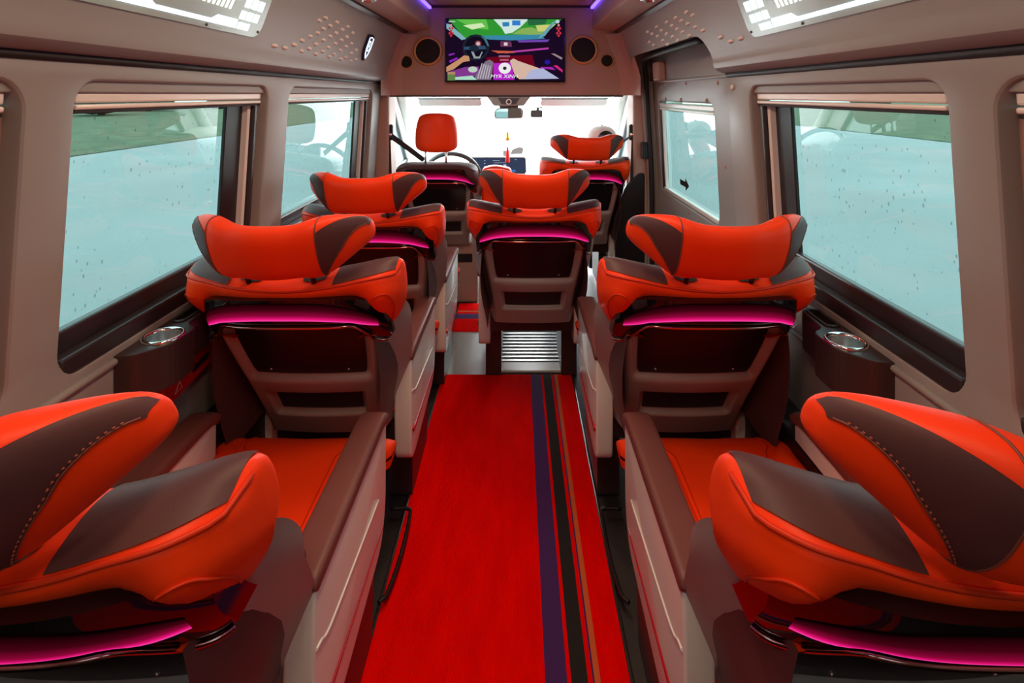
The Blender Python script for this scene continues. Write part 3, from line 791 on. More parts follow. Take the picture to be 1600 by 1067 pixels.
# ------------------------------------------------------------------ cup holders on the walls
def cup_holder(side, lab, dy=0.0):
    t = thing('cup_holder', lab, 'cup holder', (side*0.885, 1.37 + dy, 0.76), group='wall cup holders')
    fx = lambda p, q, d: Vector((-side*p, q, d))
    prof = rpoly([(0.0, -0.125), (0.04, -0.12), (0.098, -0.06), (0.098, 0.035), (0.062, 0.055), (0.055, 0.18), (0.0, 0.18)], [0.004, 0.03, 0.05, 0.03, 0.02, 0.02, 0.004])
    k = MB(); k.prism(prof, (0.0, 0.105), fx); b = k.build('body', 'brown_plastic', t, bevel=0.006)
    cut = []
    k = MB(); k.prism([(0.05 + 0.0395*math.cos(2*math.pi*i/28), -0.025 + 0.0395*math.sin(2*math.pi*i/28)) for i in range(28)], (0.045, 0.15), fx); cut.append(k.build('cutter', 'brown_plastic', t))
    k = MB(); k.prism(rrect(0.015, 0.045, 0.062, 0.168, 0.014), (0.05, 0.15), fx); cut.append(k.build('cutter', 'brown_plastic', t))
    for c in cut:
        md = b.modifiers.new('cut', 'BOOLEAN'); md.object = c; md.operation = 'DIFFERENCE'; md.solver = 'EXACT'
    bake(b)
    for c in cut: bpy.data.objects.remove(c)
    k = MB(); k.lathe([(0.047, 0.0), (0.047, 0.006), (0.042, 0.007), (0.039, 0.003), (0.0385, 0.0005)], 28, (-side*0.05, -0.025, 0.105)); k.build('chrome_ring', 'chrome', t)
    k = MB(); k.lathe([(0.039, 0.002), (0.0385, -0.003), (0.037, -0.058), (0.0001, -0.058)], 28, (-side*0.05, -0.025, 0.105)); k.build('cup', 'steel', t)
    pts = [Vector((-side*(0.03 + a), 0.115 + b, 0.107)) for a, b in rrect(-0.017, 0.017, -0.055, 0.055, 0.016)]
    k = MB(); k.tube(pts, 0.004, 6, closed=True); k.build('slot_rim', 'dark_rail', t)
    return t
cup_holder(-1, 'brown cup holder with chrome ring on the left wall')
cup_holder(1, 'brown cup holder with chrome ring on the right wall', -0.03)
# red emergency hammer in its bracket
hm = thing('emergency_hammer', 'red emergency hammer bracket on the left wall under the cup holder', 'hammer', (-0.885, 1.50, 0.70))
k = MB(); k.prism(rpoly([(-0.13, -0.035), (-0.10, -0.045), (0.02, -0.03), (0.12, -0.02), (0.14, 0.02), (0.10, 0.045), (0.0, 0.04), (-0.12, 0.03)], 0.025), (0.0, 0.028), lambda p, q, d: Vector((d, p, q))); k.build('bracket', 'red_plastic', hm, bevel=0.006)
k = MB(); k.prism(rpoly([(0.0, -0.006), (0.08, 0.0), (0.085, 0.018), (0.01, 0.012)], 0.007), (0.028, 0.0295), lambda p, q, d: Vector((d, p, q))); k.build('slot', 'rubber', hm)
k = MB(); k.tube([(0.029, y, z) for y, z in ((-0.075, -0.022), (-0.045, -0.018), (-0.056, 0.004))], 0.0014, 5, closed=True); k.build('triangle_mark', 'alu_white', hm)

# ------------------------------------------------------------------ lit sign panels, badge
def sign(side, y0, y1, lab):
    fn = CM(side); s0, s1 = s_of_z(1.642), s_of_z(1.846)
    t = thing('lit_sign', lab, 'sign', group='lit signs on the coves')
    k = MB(); k.prism(rrect(y0, y1, s0, s1, 0.045, 8), (-0.004, -0.0005), fn); k.build('sheet', 'sign_sheet', t)
    L = s1 - s0
    def q(name, poly, mt='led_white'):
        k = MB(); k.prism([(y0 + (y1-y0)*a, s0 + L*b) for a, b in poly], (-0.0052, -0.0042), fn); k.build(name, mt, t)
    q('light_bar', [(0.10, 0.075), (0.80, 0.075), (0.80, 0.19), (0.665, 0.19), (0.635, 0.125), (0.345, 0.125), (0.305, 0.19), (0.10, 0.19)])
    for b0, b1, cs_ in ((0.075, 0.165, (0.83, 0.875)), (0.21, 0.325, (0.825, 0.875, 0.925)), (0.38, 0.52, (0.835, 0.885, 0.935)), (0.58, 0.74, (0.835, 0.885, 0.935))):
        for c in cs_:
            q('light_tile', [(c - 0.021, b0), (c + 0.019, b0), (c + 0.022, b1), (c - 0.018, b1)])
    for i in range(9):
        c = 0.50 + i*0.027
        q('lettering', [(c, 0.30), (c + 0.013, 0.30), (c + 0.019, 0.43), (c + 0.006, 0.43)], 'led_cream')
    sp = ((0.62, 0.035), (0.975, 0.09), (0.10, 0.09))
    for a, b in sp:
        p = fn(y0 + (y1-y0)*a, s0 + L*b, -0.004); k = MB(); k.lathe([(0.0001, -side*0.004), (0.004, -side*0.003), (0.005, 0)], 8, p, axis='x'); k.build('screw', 'dark_grey', t)
    return t
sign(-1, 0.95, 1.72, 'glowing metal sign panel on the left cove, top left of the picture')
sign(1, 0.88, 1.72, 'glowing metal sign panel on the right cove, top right of the picture')

def badge():
    Y, z = on_cove(572, 73, -1); fn = CM(-1); s = s_of_z(z)
    t = thing('shield_badge', 'small dark shield badge with glowing outline and letter on the left cove', 'badge')
    sh = lambda k: [(Y + a*k, s + b*k) for a, b in ((-0.045, 0.065), (0.0, 0.072), (0.045, 0.065), (0.045, -0.01), (0.03, -0.045), (0.0, -0.075), (-0.03, -0.045), (-0.045, -0.01))]
    k = MB(); k.prism(sh(1.0), (-0.014, 0.0), fn); k.build('plate', 'badge_blue', t, bevel=0.002)
    pts = [fn(a, b, -0.0155) for a, b in sh(0.78)]
    k = MB(); k.tube(pts, 0.0028, 6, closed=True); k.build('outline', 'badge_light', t)
    text_mesh('B', 0.085, 'letter', 'badge_light', lambda a, b, c: fn(Y + a, s + b + 0.004, -0.0152), parent=t)
badge()

# ------------------------------------------------------------------ television and speakers
def bulk(u, v): p = px(u, v, Y_BULK); return p.x, p.z
def television():
    x0, zt = bulk(697, 30); x1, zb = bulk(882, 129)
    cx, cz = (x0+x1)/2, (zt+zb)/2; W, H = x1-x0, zt-zb
    t = thing('television', 'flat television on the bulkhead showing a car cockpit scene', 'television', (cx, Y_BULK - 0.002, cz - H/2))
    k = MB(); k.prism(rrect(-W/2, W/2, 0, H, 0.006), (-0.04, 0.0), lambda p, q, d: Vector((p, d, q))); k.build('housing', 'black_gloss', t, bevel=0.002)
    colors = {}
    def P(u, v, d): return Vector((-W/2 + 0.008 + (W - 0.016)*u, -0.0405 - d, H*0.985 - (H*0.955)*v))
    lay = [0]
    def q(poly, col, st=1.0, name='picture'):
        lay[0] += 1
        key = 'tv_%d' % lay[0]; emis(key, col, st)
        k = MB(); k.add([P(u, v, 0.00012*lay[0]) for u, v in poly], [tuple(range(len(poly)))])
        return k, key
    # one flat picture made of coloured areas
    pic = MB(); mats = []
    def area(poly, col, st=1.0):
        lay[0] += 1; key = 'tv_%d' % lay[0]; emis(key, col, st); mats.append(key)
        pic.add([P(u, v, 0.00010*lay[0]) for u, v in poly], [tuple(range(len(poly)))], mi=len(mats)-1)
    def disc(cu_, cv_, ru, rv, col, n=16, a0=0, a1=360): area([(cu_ + ru*math.cos(R(a0 + (a1-a0)*k/n)), cv_ + rv*math.sin(R(a0 + (a1-a0)*k/n))) for k in range(n)], col)
    area([(0,0),(1,0),(1,1),(0,1)], (0.010,0.003,0.016))
    area([(0.02,0.0),(0.98,0.0),(0.80,0.31),(0.16,0.33)], (0.03,0.30,0.03))
    area([(0.08,0.0),(0.34,0.0),(0.36,0.17),(0.22,0.14)], (0.12,0.50,0.07))
    area([(0.14,0.10),(0.30,0.06),(0.33,0.12),(0.22,0.17)], (0.62,0.80,0.45))
    area([(0.40,0.0),(0.70,0.0),(0.63,0.13),(0.56,0.22),(0.50,0.24),(0.47,0.14)], (0.62,0.78,0.72))
    area([(0.56,0.24),(0.64,0.15),(0.72,0.13),(0.83,0.20),(0.80,0.26)], (0.24,0.42,0.10))
    area([(0.76,0.10),(0.93,0.08),(0.86,0.20),(0.78,0.20)], (0.60,0.60,0.18))
    area([(0.69,0.0),(0.86,0.0),(0.84,0.08),(0.70,0.10)], (0.02,0.13,0.05))
    area([(0.475,0.05),(0.535,0.045),(0.535,0.115),(0.48,0.12)], (0.03,0.22,0.45))
    area([(0.56,0.02),(0.63,0.02),(0.63,0.10),(0.56,0.10)], (0.03,0.20,0.60))
    area([(0.30,0.27),(0.80,0.25),(0.84,0.32),(0.55,0.345),(0.36,0.33)], (0.04,0.24,0.38))
    area([(0.0,0.07),(0.03,0.08),(0.17,0.32),(0.13,0.34),(0.0,0.15)], (0.20,0.42,0.46))
    area([(0.90,0.05),(0.94,0.02),(0.84,0.27),(0.78,0.32),(0.80,0.27)], (0.14,0.34,0.42))
    area([(0.60,0.345),(0.88,0.33),(0.86,0.37),(0.62,0.38)], (0.16,0.06,0.42))
    area([(0.46,0.36),(0.55,0.36),(0.56,0.45),(0.46,0.45)], (0.14,0.03,0.10))
    area([(0.49,0.38),(0.52,0.38),(0.52,0.43),(0.49,0.43)], (0.7,0.65,0.6))
    area([(0.50,0.53),(0.87,0.46),(0.87,0.49),(0.60,0.54),(0.50,0.56)], (0.45,0.05,0.35))
    area([(0.38,0.51),(0.56,0.52),(0.58,0.55),(0.44,0.555)], (0.55,0.10,0.05))
    area([(0.34,0.62),(0.73,0.58),(0.76,0.80),(0.34,0.90)], (0.14,0.002,0.012))
    area([(0.02,0.57),(0.07,0.55),(0.07,0.57),(0.02,0.60)], (0.30,0.02,0.55)); area([(0.02,0.68),(0.09,0.62),(0.10,0.65),(0.03,0.71)], (0.25,0.02,0.50))
    area([(0.89,0.56),(0.92,0.56),(0.99,0.63),(0.98,0.66)], (0.30,0.22,0.22)); area([(0.91,0.76),(0.94,0.75),(0.99,0.83),(0.99,0.87)], (0.60,0.02,0.20))
    area([(0.80,0.78),(0.90,0.78),(0.93,0.83),(0.80,0.80)], (0.35,0.02,0.40)); disc(0.86,0.70,0.025,0.04,(0.02,0.01,0.30))
    # steering wheel
    disc(0.25,0.46,0.115,0.215,(0.012,0.016,0.03)); disc(0.25,0.46,0.095,0.180,(0.006,0.004,0.012))
    area([(0.29,0.27),(0.34,0.32),(0.365,0.44),(0.35,0.44),(0.32,0.33)], (0.06,0.16,0.20))
    disc(0.27,0.40,0.028,0.05,(0.25,0.05,0.06)); disc(0.27,0.40,0.016,0.03,(0.6,0.45,0.5))
    area([(0.15,0.45),(0.33,0.43),(0.34,0.49),(0.15,0.50)], (0.03,0.07,0.13)); disc(0.235,0.48,0.04,0.06,(0.010,0.018,0.035))
    area([(0.21,0.53),(0.23,0.53),(0.25,0.61),(0.28,0.61),(0.30,0.53),(0.31,0.53),(0.285,0.64),(0.235,0.64)], (0.30,0.34,0.36))
    # arm, legs, cushion
    area([(0.0,0.78),(0.10,0.66),(0.15,0.59),(0.19,0.60),(0.20,0.68),(0.14,0.70),(0.06,0.82),(0.0,0.86)], (0.55,0.27,0.14))
    area([(0.02,0.86),(0.16,0.78),(0.28,0.77),(0.27,0.93),(0.03,0.95)], (0.22,0.04,0.26))
    area([(0.33,0.69),(0.37,0.66),(0.40,0.70),(0.38,0.99),(0.23,0.99),(0.26,0.88)], (0.20,0.16,0.22))
    for i in range(5): area([(0.30 + 0.018*i, 0.72 + 0.01*i), (0.308 + 0.018*i, 0.72 + 0.01*i), (0.27 + 0.022*i, 0.97), (0.26 + 0.022*i, 0.97)], (0.50,0.46,0.50))
    area([(0.05,0.95),(0.22,0.92),(0.26,0.99),(0.05,0.99)], (0.40,0.70,0.55))
    disc(0.225,0.82,0.04,0.05,(0.50,0.62,0.50))
    area([(0.40,0.72),(0.55,0.70),(0.58,0.99),(0.40,0.99)], (0.45,0.02,0.55))
    area([(0.54,0.68),(0.57,0.64),(0.61,0.68),(0.82,0.82),(0.95,0.97),(0.62,0.98),(0.58,0.90)], (0.66,0.45,0.36))
    area([(0.72,0.83),(0.82,0.80),(0.96,0.97),(0.66,0.98)], (0.42,0.45,0.66))
    disc(0.497,0.80,0.052,0.092,(0.85,0.82,0.85), 22); disc(0.497,0.80,0.016,0.028,(0.02,0.02,0.02)); 
    area([(0.445,0.59),(0.54,0.59),(0.54,0.62),(0.445,0.62)], (0.30,0.12,0.20))
    area([(0.455,0.65),(0.53,0.65),(0.53,0.68),(0.455,0.68)], (0.45,0.10,0.18))
    area([(0.01,0.86),(0.075,0.86),(0.075,1.0),(0.01,1.0)], (0.12,0.22,0.06)); area([(0.01,0.86),(0.075,0.86),(0.075,0.90),(0.01,0.90)], (0.45,0.25,0.14))
    for su in (0.04, 0.955):
        for i, (du, dv) in enumerate(((0,0.10),(-0.012,0.15),(0.012,0.15),(0.0,0.19),(-0.012,0.23),(0.014,0.23),(0,0.27))):
            disc(su + du, dv, 0.010, 0.022, (0.55,0.03,0.05) if i else (0.6,0.25,0.25), 8)
    area([(0.02,0.03),(0.075,0.03),(0.075,0.05),(0.02,0.05)], (0.45,0.55,0.5)); disc(0.945,0.04,0.018,0.03,(0.5,0.6,0.65), 10)
    pic.build('screen_picture', mats, t)
    emis('tv_white', (0.9, 0.9, 0.92), 1.0)
    text_mesh('MYR XINH', 0.075*H*1.05, 'caption', 'tv_white', lambda a, b, c: P(0.49, 0.935, 0.009) + Vector((a*1.15, 0, b)), shear=0.2, parent=t)
television()
def speaker(u, v, r_px, lab):
    x, z = bulk(u, v); r = r_px*Y_BULK/F
    t = thing('speaker', lab, 'speaker', (x, Y_BULK, z), group='bulkhead speakers')
    k = MB(); k.lathe([(r*1.22, 0.0), (r*1.20, -0.012), (r*1.08, -0.020), (r*1.0, -0.014)], 32, axis='y'); k.build('ring', 'gold_ring', t)
    k = MB(); k.lathe([(r*1.02, -0.012), (r*0.7, -0.017), (r*0.3, -0.020), (0.0001, -0.021)], 32, axis='y'); k.build('grille', 'speaker_cloth', t)
mat('gold_ring', (0.62, 0.33, 0.13), 0.35, metal=0.2)
speaker(669, 80, 19, 'large round black speaker left of the television')
speaker(635.5, 97, 9, 'small round black speaker left of the television')
speaker(911, 78, 19, 'large round black speaker right of the television')
speaker(948, 95, 9, 'small round black speaker right of the television')

# ------------------------------------------------------------------ sliding door on the right
DX = 0.955
def DM(y, z, d): return Vector((DX - 0.05*max(0, z - 0.93) + d, y, z))
d1 = cut_slab('door_1', 2.02, 3.98, [-0.05, 0.5, 0.93, 1.35, 1.76], 0.0, 0.05, [rrect(2.47, 3.44, 0.86, 1.42, 0.05)], DM, 'wall_plastic', bevel=0.012, kind='structure', label='beige sliding door with window on the right, behind the front passenger seat')
def dbox(name, mt, y0, y1, z0, z1, a, b, bevel=0.003):
    m = MB(); m.box(a, b, y0, y1, z0, z1, fn=lambda p: DM(p.y, p.z, p.x)); return m.build(name, mt, d1, bevel=bevel)
m = MB(); m.grid(lambda a, b: DM(a, b, 0.032), [2.44, 3.47], lin(0.83, 1.44, 4), smooth=False); m.build('glass', 'side_glass', d1)
dbox('blind_rail', 'alu_white', 2.48, 3.42, 1.385, 1.408, 0.004, 0.025)
dbox('blind_pull_bar', 'alu_white', 2.48, 3.42, 1.368, 1.380, 0.004, 0.022)
dbox('guide_rail', 'alu_white', 3.385, 3.405, 0.87, 1.38, 0.012, 0.03)
dbox('guide_rail', 'dark_rail', 3.41, 3.43, 0.87, 1.38, 0.004, 0.03)
dbox('window_sill', 'alu_white', 2.48, 3.42, 0.865, 0.885, 0.006, 0.03)
dbox('upper_step', 'wall_plastic', 2.15, 3.50, 1.535, 1.548, -0.012, 0.004, 0.004)
dbox('latch_block', 'bulkhead_plastic', 3.22, 3.34, 1.545, 1.66, -0.05, 0.0, 0.01)
for y, z in ((3.25, 1.52), (2.85, 1.52), (2.40, 1.515), (3.25, 1.435), (2.95, 1.435), (2.55, 1.435), (2.36, 1.15), (3.51, 1.4), (3.52, 1.12), (2.9, 0.83)):
    p = DM(y, z, 0.0); k = MB(); k.lathe([(0.0001, -0.007), (0.008, -0.005), (0.010, 0.0)], 10, p, axis='x'); k.build('screw_cap', 'bulkhead_plastic', d1)
k = MB(); k.prism([(3.14, 0.945), (3.04, 0.945), (3.04, 0.925), (2.98, 0.96), (3.04, 0.995), (3.04, 0.975), (3.14, 0.975)], (0.027, 0.029), DM); k.build('arrow_sticker', 'black_plastic', d1)
# rubber seal round the door opening
k = MB()
seal = [(3.50, 0.0), (3.505, 0.9), (3.50, 1.4), (3.48, 1.58), (3.40, 1.665), (3.25, 1.69), (2.6, 1.695), (2.30, 1.695)]
k.tube(cat([Vector((max(Wx(min(z, 1.55)) + 0.022 - (0.33*max(0, z - 1.57)), 0.0), y, z)) for y, z in seal], 6), 0.016, 8)
k.build('door_seal', 'rubber', wr)
# pillar behind the sliding door: plain post with a screw
for y, z in ((2.04, 1.49),):
    p = WM(1)(y, z, -0.001); k = MB(); k.lathe([(0.0001, -0.008), (0.009, -0.006), (0.011, 0.0)], 12, p, axis='x'); k.build('screw_cap', 'alu_white', wr)

# ------------------------------------------------------------------ cab
def cab_door(n, side, lab):
    fn = lambda y, z, d: Vector((side*(0.90 + d), y, z))
    hole = rpoly([(3.76, 0.90), (3.76, 1.30), (3.86, 1.44), (4.02, 1.44), (4.30, 1.20), (4.62, 0.90)], [0.03, 0.05, 0.08, 0.08, 0.2, 0.05])
    o = cut_slab('door_%d' % n, 3.66, 4.85, [-0.05, 0.6, 0.9, 1.3, 1.52], 0.0, 0.05, [hole], fn, 'dash', bevel=0.01, kind='structure', label=lab)
    k = MB(); k.grid(lambda a, b: Vector((side*0.922, a, b)), [3.72, 4.70], [0.87, 1.50], smooth=False); k.build('glass', 'cab_glass', o)
    k = MB(); k.tube([fn(y, z, 0.004) for y, z in hole], 0.020, 8, closed=True); k.build('window_seal', 'dark_grey', o)
    k = MB(); k.tube([fn(4.10, 0.9, 0.02), fn(4.10, 1.35, 0.02)], 0.014, 8); k.build('divider_bar', 'dark_grey', o)
    return o
cab_door(2, -1, 'driver door with dark window frame, left of the steering wheel')
cab_door(3, 1, 'front passenger door with dark window frame')
for side, n, lab in ((-1, 11, 'left pillar between cab and cabin'), (1, 12, 'right pillar between cab and cabin')):
    k = MB(); k.prism(rpoly([(3.56, 0), (3.80, 0), (3.80, 0.95), (3.78, 1.30), (3.74, 1.50), (3.56, 1.50)], 0.02), (side*0.80, side*0.93), lambda p, q, d: Vector((d - side*0.03*0, p, q)))
    k.build('trim_%d' % n, 'bulkhead_plastic', bevel=0.015, kind='structure', label=lab)
for side, n, lab in ((-1, 13, 'pale windscreen pillar on the left'), (1, 14, 'pale windscreen pillar on the right')):
    k = MB(); k.tube([(side*0.86, 4.15, 1.56), (side*0.87, 4.42, 1.36), (side*0.88, 4.78, 1.05), (side*0.88, 5.0, 0.86)], 0.045, 10); k.build('trim_%d' % n, 'dash', kind='structure', label=lab)
k = MB(); k.grid(lambda a, b: Vector((a*0.92, 4.12 + 0.95*b - 0.14*a*a*(0.4 + b), 1.62 - 0.82*b)), lin(-1, 1, 13), lin(0, 1, 5)); k.build('window_6', 'windscreen_glass', kind='structure', label='clear windscreen at the front')
k = MB(); k.box(-0.92, 0.92, 3.68, 4.25, 1.60, 1.64); k.build('trim_15', 'dash', kind='structure', label='cab roof lining')
# dashboard
db = thing('dashboard', 'pale dashboard below the windscreen', 'dashboard', (0, 4.5, 0))
k = MB(); k.prism(rpoly([(0.45, 0.95), (0.10, 0.93), (-0.02, 0.86), (-0.04, 0.60), (0.08, 0.45), (0.45, 0.45)], 0.05), (-0.88, 0.88), lambda p, q, d: Vector((d, p, q))); k.build('body', 'dash', db, bevel=0.01)
k = MB(); k.box(0.10, 0.55, -0.045, 0.05, 0.62, 0.82); k.build('glovebox_lid', 'dash', db, bevel=0.02)
for x in (-0.75, 0.70):
    k = MB(); k.lathe([(0.05, -0.055), (0.055, -0.04), (0.055, 0.0)], 16, (x, 0, 0.80), axis='y'); k.build('air_vent', 'dark_grey', db)
x0, x1 = px(732, 260, 4.36).x, px(822, 260, 4.36).x; zt, zb = px(0, 246, 4.36).z, px(0, 272, 4.36).z
ds = thing('dash_display', 'wide dark display on the dashboard showing white lines and a blue glow', 'display', ((x0+x1)/2, 4.38, zb))
W2, H2 = (x1-x0), zt-zb
k = MB(); k.prism(rrect(-W2/2, W2/2, 0, H2, 0.02), (0, 0.03), lambda p, q, d: Vector((p, d, q))); k.build('housing', 'dark_grey', ds, bevel=0.004)
k = MB(); k.prism(rrect(-W2/2 + 0.008, W2/2 - 0.008, 0.008, H2 - 0.008, 0.016), (-0.002, -0.0005), lambda p, q, d: Vector((p, d, q)))
emis('display_navy', (0.035, 0.05, 0.10), 1.0); emis('display_blue', (0.03, 0.22, 0.60), 1.0); emis('display_white', (0.6, 0.65, 0.75), 1.0)
k.build('screen', 'display_navy', ds)
k = MB(); k.box(-W2*0.15, W2*0.32, -0.0035, -0.0025, 0.018, 0.030); k.build('glow', 'display_blue', ds)
k = MB()
for x, z, w_, h_ in ((-0.02, 0.80, 0.12, 0.02), (0.04, 0.66, 0.2, 0.02), (-0.06, 0.52, 0.06, 0.02), (-0.22, 0.80, 0.02, 0.03), (-0.22, 0.62, 0.02, 0.03), (-0.22, 0.44, 0.02, 0.03), (0.13, 0.50, 0.05, 0.12), (0.13, 0.34, 0.05, 0.05), (0.32, 0.85, 0.03, 0.02)):
    k.box(W2*(x - w_/2), W2*(x + w_/2), -0.0035, -0.0025, H2*(z - h_/2), H2*(z + h_/2))
k.build('readout', 'display_white', ds)
# steering wheel
c = px(707, 276, 4.22)
sw = thing('steering_wheel', 'dark steering wheel in front of the driver seat', 'steering wheel', c)
tilt = Matrix.Rotation(R(28), 4, 'X')
k = MB(); k.tube([tilt @ Vector((0.215*math.cos(a), 0, 0.215*math.sin(a))) for a in [2*math.pi*i/40 for i in range(40)]], 0.018, 10, closed=True); k.build('rim', 'dark_grey', sw)
k = MB(); k.lathe([(0.0001, -0.03), (0.05, -0.028), (0.07, -0.01), (0.07, 0.04), (0.03, 0.12), (0.0001, 0.28)], 20, axis='y'); k.build('hub', 'dark_grey', sw)
for a in (0, 180, 270):
    k = MB(); k.tube([tilt @ Vector((0.05*math.cos(R(a)), 0, 0.05*math.sin(R(a)))), tilt @ Vector((0.2*math.cos(R(a)), 0, 0.2*math.sin(R(a))))], 0.016, 8); k.build('spoke', 'mid_grey', sw)
# mirror, console, camera, visor, charm, phone holder
c = px(795, 157, 4.15)
oc = thing('overhead_console', 'pale overhead console with dark sensor window above the mirror', 'console', (c.x, 4.15, c.z))
k = MB(); k.prism(rpoly([(-0.18, 0.045), (-0.115, -0.04), (0.115, -0.04), (0.18, 0.045)], 0.01), (0.0, 0.25), lambda p, q, d: Vector((p, d, q))); k.build('body', 'wall_plastic', oc, bevel=0.008)
k = MB(); k.prism([(-0.085, 0.02), (-0.055, -0.028), (0.055, -0.028), (0.085, 0.02)], (-0.004, 0.002), lambda p, q, d: Vector((p, d, q))); k.build('window', 'dark_grey', oc)
k = MB(); k.lathe([(0.022, 0.0), (0.022, -0.008), (0.014, -0.008), (0.014, -0.004)], 16, (0, -0.003, -0.01), axis='y'); k.build('lens_ring', 'alu_white', oc)
c = px(795, 178, 4.25)
rm = thing('rearview_mirror', 'grey rear-view mirror hanging in the middle of the windscreen', 'mirror', c)
k = MB(); k.prism(rpoly([(-0.11, -0.04), (-0.115, 0.02), (-0.09, 0.045), (0.09, 0.05), (0.115, 0.03), (0.11, -0.035)], 0.02), (0.0, 0.03), lambda p, q, d: Vector((p, d, q))); k.build('housing', 'mid_grey', rm, bevel=0.006)
k = MB(); k.prism(rpoly([(-0.10, -0.033), (-0.105, 0.018), (-0.082, 0.038), (0.082, 0.042), (0.105, 0.026), (0.10, -0.029)], 0.018), (-0.002, -0.0005), lambda p, q, d: Vector((p, d, q))); k.build('mirror_glass', 'mirror', rm)
k = MB(); k.prism([(-0.07, 0.045), (0.07, 0.045), (0.085, 0.085), (-0.085, 0.085)], (0.01, 0.04), lambda p, q, d: Vector((p, d, q))); k.build('bracket', 'dark_grey', rm)
c = px(838.5, 177, 4.30)
dc = thing('dash_camera', 'small grey camera box stuck to the windscreen right of the mirror', 'camera', c)
k = MB(); k.prism(rrect(-0.048, 0.048, -0.032, 0.025, 0.012), (0.0, 0.03), lambda p, q, d: Vector((p, d, q))); k.build('body', 'dark_grey', dc, bevel=0.004)
k = MB(); k.prism([(-0.035, 0.04), (0.045, 0.055), (0.045, 0.04)], (0.0, 0.06), lambda p, q, d: Vector((p, d, q))); k.build('mount', 'mid_grey', dc)
k = MB(); k.box(0.0, 0.02, 0.01, 0.03, 0.024, 0.042); k.build('stem', 'dark_grey', dc)
for (ua, ub), lab in (((653, 752), 'pale sun visor folded up above the driver seat'), ((845, 950), 'pale sun visor folded up above the front passenger seat')):
    a, b = px(ua, 155, 4.1), px(ub, 155, 4.1)
    t = thing('sun_visor', lab, 'sun visor', ((a.x + b.x)/2, 4.1, a.z), group='sun visors')
    hw = (b.x - a.x)/2
    k = MB(); k.prism(rrect(-hw, hw, -0.052, 0.0, 0.02), (0.0, 0.018), lambda p, q, d: Vector((p, d + q*-1.2, q))); k.build('flap', 'dash', t, bevel=0.005)
    k = MB(); k.tube([(-hw, -0.004, 0.004), (hw, -0.004, 0.004)], 0.008, 8); k.build('rod', 'mid_grey', t)
c = px(793, 190, 4.28)
hc = thing('hanging_charm', 'gold charm with a red tassel hanging below the mirror', 'charm', c)
k = MB(); k.tube([(0, 0, 0.02), (0, 0, -0.24)], 0.0015, 5); k.build('cord', 'alu_white', hc)
k = MB(); k.lathe([(0.0001, -0.07), (0.006, -0.075), (0.008, -0.09), (0.013, -0.10), (0.010, -0.115), (0.018, -0.13), (0.024, -0.145), (0.010, -0.15)], 14); k.build('gold_gourd', 'gold', hc)
k = MB(); k.lathe([(0.0001, -0.195), (0.006, -0.20), (0.012, -0.24), (0.020, -0.31), (0.017, -0.32)], 14); k.build('tassel', 'tassel', hc)
c = px(797, 241, 4.5)
ph = thing('phone_holder', 'small grey phone holder standing on top of the dashboard', 'phone holder', (c.x, 4.52, 0.955))
k = MB(); k.box(-0.06, 0.0, -0.02, 0.03, -0.005, 0.045); k.build('foot', 'mid_grey', ph, bevel=0.006)
k = MB(); k.prism(rpoly([(0.0, 0.01), (0.10, 0.012), (0.115, 0.06), (0.08, 0.075), (0.02, 0.055)], 0.01), (-0.015, 0.02), lambda p, q, d: Vector((p, d, q))); k.build('cradle', 'mid_grey', ph, bevel=0.005)
# console between front seats and padded centre backrest
c = px(765, 290, 3.62)
cb = thing('padded_box', 'orange padded box behind the headrest of the mid-aisle seat', 'padded box', (c.x + 0.045, 3.64, 0.0))
k = MB(); k.prism(rpoly([(-0.10, 0.5), (-0.10, 0.965), (-0.02, 0.985), (0.10, 0.965), (0.10, 0.5)], 0.03), (0.0, 0.10), lambda p, q, d: Vector((p, d, q))); k.build('pad', 'orange_leather', cb, bevel=0.02, seg=3)
k = MB(); k.box(-0.08, 0.08, 0.02, 0.14, 0.0, 0.5); k.build('stand', 'brown_plastic', cb, bevel=0.01)

# seat belts
def belt(side, lab):
    t = thing('seat_belt', lab, 'seat belt', (side*0.80, 3.60, 1.21), group='front seat belts')
    k = MB(); k.prism(rrect(-0.022, 0.022, -0.05, 0.055, 0.012), (-0.02, 0.01), lambda p, q, d: Vector((p, d, q))); k.build('height_adjuster', 'black_plastic', t, bevel=0.004)
    k = MB(); k.lathe([(0.0001, -0.034), (0.014, -0.032), (0.016, -0.02)], 12, (0.0, 0, -0.01), axis='y'); k.build('anchor_bolt', 'chrome', t)
    def strap(name, pts, wv):
        k = MB(); wv = Vector(wv); pts = [Vector(p) for p in pts]
        k.grid(lambda i, s_: pts[i] + wv*s_, list(range(len(pts))), [-0.5, 0.5], smooth=False)
        off = Vector((0, -0.002, 0)); k.grid(lambda i, s_: pts[i] + off + wv*s_, list(range(len(pts))), [-0.5, 0.5], smooth=False)
        k.build(name, 'belt', t)
    strap('shoulder_strap', [(0, -0.03, -0.01), (-side*0.09, 0.05, -0.095), (-side*0.20, 0.14, -0.20)], (0.018*1.0, 0.0, 0.03))
    strap('lower_strap', [(side*0.01, -0.025, -0.02), (side*0.0, -0.025, -0.30), (-side*0.01, -0.02, -0.75)], (0.035, 0.0, 0.0))
    k = MB(); k.prism(rpoly([(-0.12, -1.21), (-0.12, -0.56), (-0.05, -0.36), (0.03, -0.26), (0.075, -0.26), (0.075, -1.21)] if side > 0 else [(0.03, -1.21), (0.03, -0.9), (-0.02, -0.42), (-0.09, -0.42), (-0.09, -1.21)], 0.02), (-0.035, 0.0), lambda p, q, d: Vector((p, d - 0.01, q))); k.build('retractor_cover', 'black_plastic', t, bevel=0.006)
    return t
belt(-1, 'black seat belt on the left pillar behind the driver seat')
belt(1, 'black seat belt on the right pillar beside the front passenger seat')
